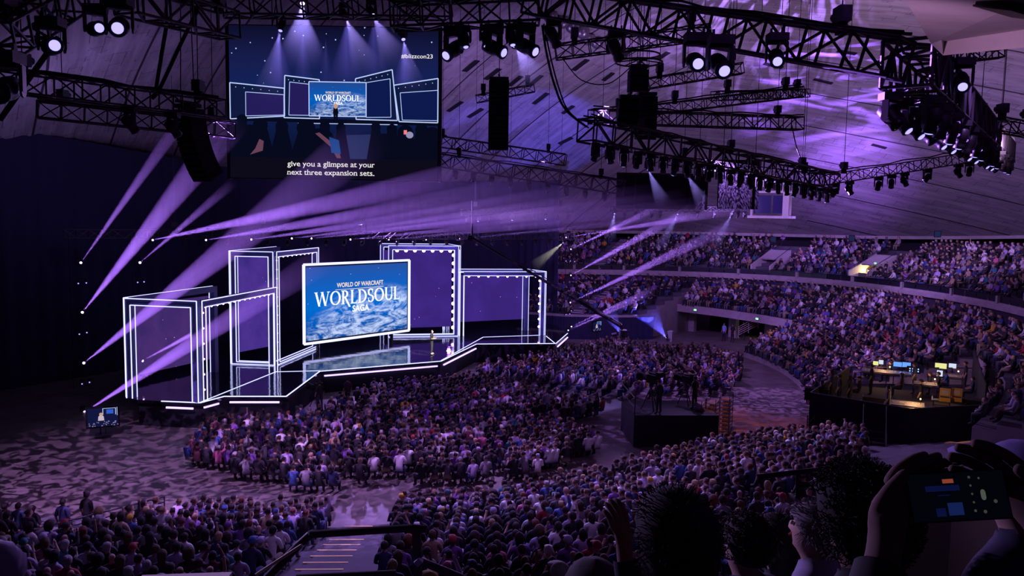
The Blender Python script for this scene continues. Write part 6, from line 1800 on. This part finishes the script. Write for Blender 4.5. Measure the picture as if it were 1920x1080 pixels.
q = MB(); q.bar(at3(262, 1086, 4.6), at3(432, 1080, 4.6), .07, .02); tag(q.build('ledge', cream), 'pale ledge at the bottom edge in front of the lower left seats', 'ledge')
q = MB(); q.tube(at3(480, 1078, 5), at3(566, 1022, 5), .012, 6); tag(q.build('slanting_rail', mat('brass_rail', (.5, .42, .28), .4)), 'thin pale rail slanting up to the black handrail', 'rail')
# balcony edge on the right
root = empty('balcony_ledge', at3(1760, 885, 7)); O = root.location
q = MB(); P_ = [at3(1672, 889, 7.6), at3(1790, 876, 7.2), at3(1925, 846, 6.8)]; P2 = [at3(1640, 905, 6.9), at3(1790, 893, 6.6), at3(1925, 866, 6.2)]
for i in range(2):
    q.add([P_[i]-O, P_[i+1]-O, P2[i+1]-O, P2[i]-O, P_[i]-O-Vector((0, 0, 1.2)), P_[i+1]-O-Vector((0, 0, 1.2)), P2[i+1]-O-Vector((0, 0, 1.2)), P2[i]-O-Vector((0, 0, 1.2))], [(0, 1, 2, 3), (4, 7, 6, 5), (0, 4, 5, 1), (3, 2, 6, 7), (0, 3, 7, 4), (1, 5, 6, 2)])
q.build('ledge_top', concrete('brown_concrete', (.30, .23, .20)), root)
q = MB(); R_ = [at3(1600, 890, 7.7), at3(1672, 884, 7.6), at3(1790, 868, 7.2), at3(1925, 832, 6.8)]; q.path([p - O for p in R_], .03, 6); q.build('handrail', blackm, root)
for px, py in ((1690, 883), (1790, 868), (1888, 842)): q = MB(); p = at3(px, py, 7.1) - O; q.tube(p, p - Vector((0, 0, .14)), .02, 6); q.build('post', blackm, root)
tag(root, 'brown concrete ledge with a black handrail at the right edge', 'ledge')
root = empty('divider_railing', at3(1497, 885, 8)); O = root.location
for pts, r in (([(1420, 894), (1497, 885), (1548, 880)], .03), ([(1497, 905), (1545, 922), (1600, 945)], .03), ([(1497, 885), (1497, 950)], .03), ([(1548, 880), (1548, 900)], .03), ([(1497, 925), (1560, 950)], .02)):
    q = MB(); q.path([at3(x, y, 8) - O for x, y in pts], r, 6); q.build('bar', blackm, root)
tag(root, 'black railing corner rising behind the seats beside the bushy-haired onlooker', 'railing')
root = empty('glass_railing', at3(1330, 1020, 5.2)); O = root.location
for pts, r in (([(1318, 1026), (1400, 998), (1495, 968)], .025), ([(1318, 1045), (1495, 990)], .014), ([(1335, 1020), (1335, 1090)], .018), ([(1440, 985), (1440, 1060)], .018)):
    q = MB(); q.path([at3(x, y, 5.2) - O for x, y in pts], r, 6); q.build('bar', steel, root)
tag(root, 'slanting steel railing in front of the grey-haired onlooker', 'railing')
# plaster soffit jutting in at the top right, with a lit band along its edge
A1, B1, C1, D1 = at3(1768, 104, 13), at3(1990, 82, 11), at3(1746, 82, 13.3), at3(1990, 50, 11.3); E1, F1 = at3(1680, -30, 9), at3(1990, -30, 8)
mb = MB(); mb.add([A1, B1, D1, C1], [(0, 1, 2, 3)]); mb.add([C1, D1, F1, E1], [(0, 1, 2, 3)]); up_ = Vector((0, 0, 3)); mb.add([A1, C1, E1, E1 + up_, A1 + up_], [(0, 1, 2, 3, 4)]); mb.add([A1, B1, B1 + up_, A1 + up_], [(3, 2, 1, 0)])
tag(mb.build('ceiling_soffit', cream), kind='structure')
spot('soffit_light', at3(1350, 60, 9) + Vector((0, 0, -1.0)), at3(1860, 80, 11.5), 620, (.80, .42, .90), R(50), 1, .3)
a_, b_ = at3(1862, 8, 9.2), at3(1935, 30, 9.6); root = empty('ceiling_vent', a_); q = MB(); q.bar(Vector(), b_-a_, .42, .05, up=(.3, -.2, 1)); q.build('opening', mat('vent_black'), root)
q = MB(); q.bar(Vector((0, .02, -.03)), b_-a_+Vector((0, .02, -.03)), .46, .02, up=(.3, -.2, 1)); q.build('frame', blackm, root); tag(root, 'dark vent in the plaster soffit at the top right corner', 'vent')
for k_, (px, py) in enumerate(((1745, 236), (1885, 262))):     # crisp pale pools on the dome
    h = dome_hit(px, py); spot('dome_pool', h + Vector((-4, -7, -5.5)), h, 2600, (.95, .75, 1.0), R(9), .1, .02)
# tier the onlookers sit on
mb = MB()
for (y0, y1, z) in ((-1.5, .7, 10.35), (.7, 1.7, 10.2), (1.7, 2.5, 9.85), (2.5, 3.4, 9.45), (3.4, 4.7, 9.1), (4.7, 5.9, 8.75)):
    mb.box((1.5, (y0+y1)/2, z-.15), (9, y1-y0, .3))
tag(mb.build('floor_camera_deck', stepm), kind='structure')

# ------------------------------------------------------------------ onlookers just in front of the camera
def finger_hand(J, bones, side, wr, palm, fdir, spread, curl, thumb, L=.078):
    """five fingers: palm centre, finger direction, the axis along which the knuckles spread, the way they curl, thumb direction"""
    n = 'h'+side
    J['ha'+side] = (palm, .026, .030)
    for i, (ln, o_) in enumerate(((.90, 1.5), (1.0, .5), (.94, -.5), (.74, -1.5))):
        k0 = palm + fdir*.035 + spread*(o_*.019); k1 = k0 + fdir*(L*.42*ln) + curl*(.006*ln); k2 = k1 + fdir*(L*.26*ln) + curl*(L*.22*ln); k3 = k2 + fdir*(L*.10*ln) + curl*(L*.26*ln)
        for j, (p, r) in enumerate(((k0, .0105), (k1, .0095), (k2, .0088), (k3, .0075))):
            J[f'{n}{i}{j}'] = (p, r, r)
            bones.append(('ha'+side if j == 0 else f'{n}{i}{j-1}', f'{n}{i}{j}', 'skin'))
    t0_ = palm - fdir*.012 + spread*.026 + thumb*.006; t1_ = t0_ + thumb*.034 + spread*.012; t2_ = t1_ + thumb*.026 + fdir*.014
    for j, (p, r) in enumerate(((t0_, .013), (t1_, .011), (t2_, .009))):
        J[f'{n}t{j}'] = (p, r, r); bones.append(('ha'+side if j == 0 else f'{n}t{j-1}', f'{n}t{j}', 'skin'))
def strands(me_c, n, length, r, seed, zmin=-.05, rad=(.10, .118, .118), jit=.5, curl=.0, back=False):
    """locks standing off a head"""
    rr_ = random.Random(seed); q = MB(); c = Vector(me_c)
    for i in range(n):
        z = rr_.uniform(zmin/rad[2], 1); a = rr_.uniform(0, 2*PI)
        if math.sin(a) > .25 and z < .45: continue
        s = math.sqrt(max(0, 1 - min(1, max(-1, z))**2)); nrm = Vector((s*math.cos(a), s*math.sin(a), z))
        p = c + Vector((nrm.x*rad[0], nrm.y*rad[1], nrm.z*rad[2])); d = (nrm + Vector([rr_.uniform(-jit, jit) for _ in range(3)])).normalized()
        if curl:
            t = d.orthogonal().normalized(); b = d.cross(t); prev = p
            for k in range(1, 5):
                pt = p + d*(length*k/4) + (t*math.cos(k*2.2) + b*math.sin(k*2.2))*curl; q.tube(prev, pt, r, 3, cap=False); prev = pt
        else: q.tube(p - nrm*.01, p + d*length - Vector((0, 0, length*.25)), r, 3, r1=r*.4, cap=False)
    me = bpy.data.meshes.new('hair_locks'); me.from_pydata([tuple(v) for v in q.v], [], q.f); me.materials.append(person_m)
    me.polygons.foreach_set('use_smooth', [True]*len(q.f)); return me
def big_person(px, py, Y, pose, rz, cols, lab, hair='short', sleeves='shirt', edit=None, locks=None, scale=1.0, head_turn=0):
    """px, py: where the middle of the head stands at distance Y"""
    J, bones = skel(pose)
    hc = at3(px, py, Y); base = Vector((hc.x, hc.y, hc.z - J['skull'][0].z*scale))
    M = Matrix.Translation(base) @ Matrix.Rotation(rz, 4, 'Z') @ Matrix.Scale(scale, 4); Mi = M.inverted()
    if edit: edit(J, bones, Mi)
    me = skin_mesh(J, bones, 2); me.name = 'person'
    c = J['skull'][0]
    for v in me.vertices:       # nose, brow, chin and ears
        d = v.co - c
        if abs(d.x) < .016 and d.y > .06 and -.045 < d.z < .0: v.co.y += .022*(1 - abs(d.x)/.02)
        if abs(d.x) < .03 and d.y > .04 and -.12 < d.z < -.085: v.co.y += .008
        if .068 < abs(d.x) and abs(d.y) < .026 and -.05 < d.z < .015: v.co.x += math.copysign(.016, d.x)
        if .015 < abs(d.x) < .045 and d.y > .06 and -.005 < d.z < .02: v.co.y -= .006
    me.materials.clear(); me.materials.append(person_m)
    reg = [region_of(p.center, J, bones) for p in me.polygons]
    o = bpy.data.objects.new('person', me); COL.objects.link(o); o.matrix_world = M; o.color = (*cols[0], 1)
    def ch(n, m_, c_): q = bpy.data.objects.new(n, m_); COL.objects.link(q); q.parent = o; q.color = (*c_, 1); return q
    ch(sleeves, cloth_from(me, lambda i: reg[i][0] in (('top', 'arm') if sleeves == 'hoodie' else ('top',)), .012, sleeves), cols[1])
    ch('trousers', cloth_from(me, lambda i: reg[i][0] == 'leg', .010, 'trousers'), cols[2])
    if hair:
        h = ch('hair' if hair != 'cap' else 'cap', HAIR[hair], cols[3]); h.location = J['skull'][0] - BODY['sit']['J']['skull'][0]
    if locks: ch('hair_locks', strands(J['skull'][0], **locks), cols[3])
    # eyes and brows
    for s in (-1, 1):
        q = MB(); q.ball(c + Vector((s*.031, .083, .003)), .011, 8, 6); e_ = q.build('eye', mat('eye_white', (.7, .68, .66), .3), o)
        q = MB(); q.bar(c + Vector((s*.018, .093, .024)), c + Vector((s*.046, .085, .026)), .006); q.build('eyebrow', mat('brow_dark', (.03, .02, .02), .9), o)
    q = MB(); q.bar(c + Vector((-.024, .098, -.066)), c + Vector((.024, .098, -.066)), .008, .010); q.build('lips', mat('lips', (.35, .12, .11), .6), o)
    tag(o, lab, 'person', 'onlookers just in front of the camera'); return o
DKS = (.16, .09, .07); BK = (.010, .009, .012)
big_person(1278, 1006, 2.05, 'sit', R(25), ((.30, .17, .12), BK, BK, (.012, .010, .016)), 'dark-haired onlooker seen from behind, large silhouette at the bottom edge', 'bob', locks=dict(n=1400, length=.022, r=.002, seed=1, zmin=-.14, rad=(.107, .125, .125), jit=.8))
big_person(1632, 975, 2.3, 'sit', R(35), ((.22, .12, .09), BK, BK, (.008, .007, .009)), 'bushy-haired onlooker seen from behind as a big dark silhouette', 'curly', scale=1.02, locks=dict(n=1500, length=.035, r=.002, seed=2, zmin=-.10, rad=(.128, .148, .148), jit=.9, curl=.006))
big_person(1534, 988, 3.65, 'sit', R(52), ((.55, .36, .30), (.42, .36, .58), BK, (.26, .23, .26)), 'grey-haired onlooker in lavender shirt, lit from the stage side', 'short', scale=1.0, locks=dict(n=900, length=.028, r=.0022, seed=3, zmin=-.06, rad=(.098, .114, .114), jit=.5))
big_person(1468, 1008, 3.9, 'sit', R(60), ((.45, .28, .24), BK, BK, (.02, .012, .014)), 'onlooker with glasses and long dark hair beside the grey-haired one', 'long', locks=dict(n=500, length=.04, r=.0022, seed=4, zmin=-.12, rad=(.104, .12, .12), jit=.3))
gl = [o for o in bpy.data.objects if o.get('label', '').startswith('onlooker with glasses')][0]
q = MB(); c = skel('sit')[0]['skull'][0]
for s in (-1, 1):
    for i in range(14): q.tube(c+Vector((s*.033+.022*math.cos(2*PI*i/14), .102, .003+.018*math.sin(2*PI*i/14))), c+Vector((s*.033+.022*math.cos(2*PI*(i+1)/14), .102, .003+.018*math.sin(2*PI*(i+1)/14))), .002, 4)
    q.tube(c+Vector((s*.055, .10, .005)), c+Vector((s*.085, 0, .005)), .002, 4)
q.tube(c+Vector((-.012, .103, .004)), c+Vector((.012, .103, .004)), .002, 4); q.build('glasses', mat('glasses_frame', (.5, .45, .6), .3, .6), gl)
def clap(J, bones, Mi):
    for side, s in (('l', -1), ('r', 1)):
        w0 = Vector((s*.07, .36, 1.00)); J['wr'+side] = (w0, .027, .027); J['el'+side] = (Vector((s*.26, .16, .84)), .043, .043)
        finger_hand(J, bones, side, w0, Vector((s*.045, .39, 1.06)), Vector((-s*.05, .25, .95)).normalized(), Vector((0, -.95, .25)), Vector((-s, .1, 0)), Vector((-s*.2, -.8, .5)).normalized())
big_person(1408, 1018, 3.35, 'sit_clap', R(35), ((.50, .32, .28), (.12, .09, .14), BK, (.06, .04, .05)), 'curly-haired onlooker clapping beside the large silhouette', 'short', 'hoodie', clap, locks=dict(n=800, length=.022, r=.002, seed=5, zmin=-.06, rad=(.10, .116, .116), jit=.9, curl=.006))
def raise_l(J, bones, Mi):
    hp = Mi @ at3(1168, 988, 2.35)
    for side, s in (('r', 1),):
        w0 = hp + Vector((0, -.02, -.09)); J['wr'+side] = (w0, .027, .027); J['el'+side] = (w0 + Vector((.03, -.06, -.26)), .045, .045)
        finger_hand(J, bones, side, w0, hp + Vector((0, 0, -.02)), Vector((-.25, .1, .95)).normalized(), Vector((.9, .2, .2)).normalized(), Vector((-.2, .95, -.1)), Vector((-.8, .3, .4)).normalized())
big_person(1120, 1120, 2.4, 'sit', R(20), ((.26, .15, .12), (.012, .012, .03), BK, BK), 'onlooker in dark top raising one hand at the bottom edge', 'short', 'hoodie', raise_l)
big_person(1932, 905, 2.3, 'sit', R(30), ((.45, .28, .24), (.03, .03, .08), BK, (.22, .18, .45)), 'onlooker in a violet cap cut by the right edge', 'cap')
big_person(-26, 1085, 3.3, 'sit', R(-10), ((.4, .26, .22), (.05, .04, .08), BK, (.22, .18, .34)), 'onlooker with wavy hair cut by the bottom left corner', 'curly')
big_person(1052, 1078, 7.6, 'sit', R(15), ((.5, .32, .26), (.30, .26, .30), BK, (.55, .5, .52)), 'onlooker in a pale patterned cap at the bottom edge', 'cap')
big_person(806, 1096, 7.6, 'sit', R(5), ((.5, .32, .26), (.12, .10, .10), BK, (.62, .42, .10)), 'onlooker in a yellow cap at the bottom edge', 'cap')
# the phone and the hands that hold it
PC = at3(1797, 930, 1.15); ex = (at3(1890, 926, 1.15) - at3(1704, 936, 1.15)); PW = ex.length; ex.normalize(); vv = (EYE - PC).normalized(); ez = ex.cross(-vv).normalized(); ez = -ez if ez.z < 0 else ez; ey = ez.cross(ex).normalized()
if ey.dot(vv) > 0: pass
else: ey = -ey
PH = .072
root = empty('smartphone', PC); root.matrix_world = Matrix.Translation(PC) @ Matrix((ex, ez, ex.cross(ez))).transposed().to_4x4()
sgn = 1 if ex.cross(ez).dot(vv) > 0 else -1
q = MB(); q.box((0, 0, -sgn*.004), (PW, PH, .008)); q.build('body', black, root)
q = MB(); q.box((0, 0, sgn*.0006), (PW*.97, PH*.94, .0008)); q.build('display', emitmat('phone_dark', (.0008, .0008, .003), 1), root)
for (x, y, wx, wy, m) in ((-.012, .022, .016, .006, emitmat('phone_orange', (0.225, 0.045, 0.0225), 1)), (-.022, .012, .05, .008, emitmat('phone_blue', (0.0027, 0.0045, 0.036), 1)), (-.008, -.018, .022, .018, emitmat('phone_stage', (0.0054, 0.0135, 0.072), 1)), (-.022, .002, .018, .0015, emitmat('phone_blue')),
                          (-.030, -.022, .014, .012, emitmat('phone_blue'))):
    q = MB(); q.box((x, y, sgn*.0014), (wx, wy, .0006)); q.build('display_patch', m, root)
for (x, y, r_) in ((.020, .026, .0022), (.020, .014, .0018), (.020, .002, .0018), (.020, -.010, .0018), (.020, -.022, .0022), (.034, .024, .0018), (.034, -.024, .0028), (.052, -.010, .003)):
    q = MB(); q.ball((x, y, sgn*.0014), r_, 8, 5, sc=(1, 1, .2)); q.build('icon', emitmat('phone_icon', (0.036, 0.045, 0.036), 1), root)
q = MB(); q.box((.036, 0, sgn*.0014), (.007, .009, .0006)); q.ball((.036, .0045, sgn*.0014), .0035, 10, 5, sc=(1, 1, .1)); q.ball((.036, -.0045, sgn*.0014), .0035, 10, 5, sc=(1, 1, .1)); q.build('shutter_button', emitmat('phone_button', (0.063, 0.0765, 0.0585), 1), root)
tag(root, 'smartphone held sideways filming the stage, dark camera screen lit', 'phone')
def hold(J, bones, Mi):
    R3 = Mi.to_3x3()
    X = (R3 @ ex).normalized(); Z = (R3 @ ez).normalized(); A_ = (R3 @ (-vv)).normalized()
    for side, s in (('l', -1), ('r', 1)):
        edge = Mi @ (PC + ex*s*(PW/2))
        palm = edge + X*s*.028 - Z*.012 + A_*.012
        w0 = palm - Z*.085 + X*s*.03 - A_*.03
        J['wr'+side] = (w0, .026, .026); J['el'+side] = (w0 - Z*.22 + X*s*.09 - A_*.12, .044, .044)
        finger_hand(J, bones, side, w0, palm, (Z*.75 - X*s*.55 + A_*.25).normalized(), (-X*s*.6 - Z*.3 + A_*.4).normalized()*-1, (-X*s).normalized(), (Z*.5 - X*s*.8 - A_*.3).normalized())
big_person(1815, 1360, .80, 'sit_phone', R(8), ((.17, .10, .085), BK, BK, BK), 'onlooker whose two hands hold up the filming phone', 'short', 'hoodie', hold)
# light that catches the onlookers from the stage side
spot('onlooker_rim', (-9, 12, 14), (1.5, 3.6, 10.8), 4200, (.55, .35, .95), R(34), .5, .2)
for c in list(FX.children_recursive) + [FX]: bpy.data.objects.remove(c)
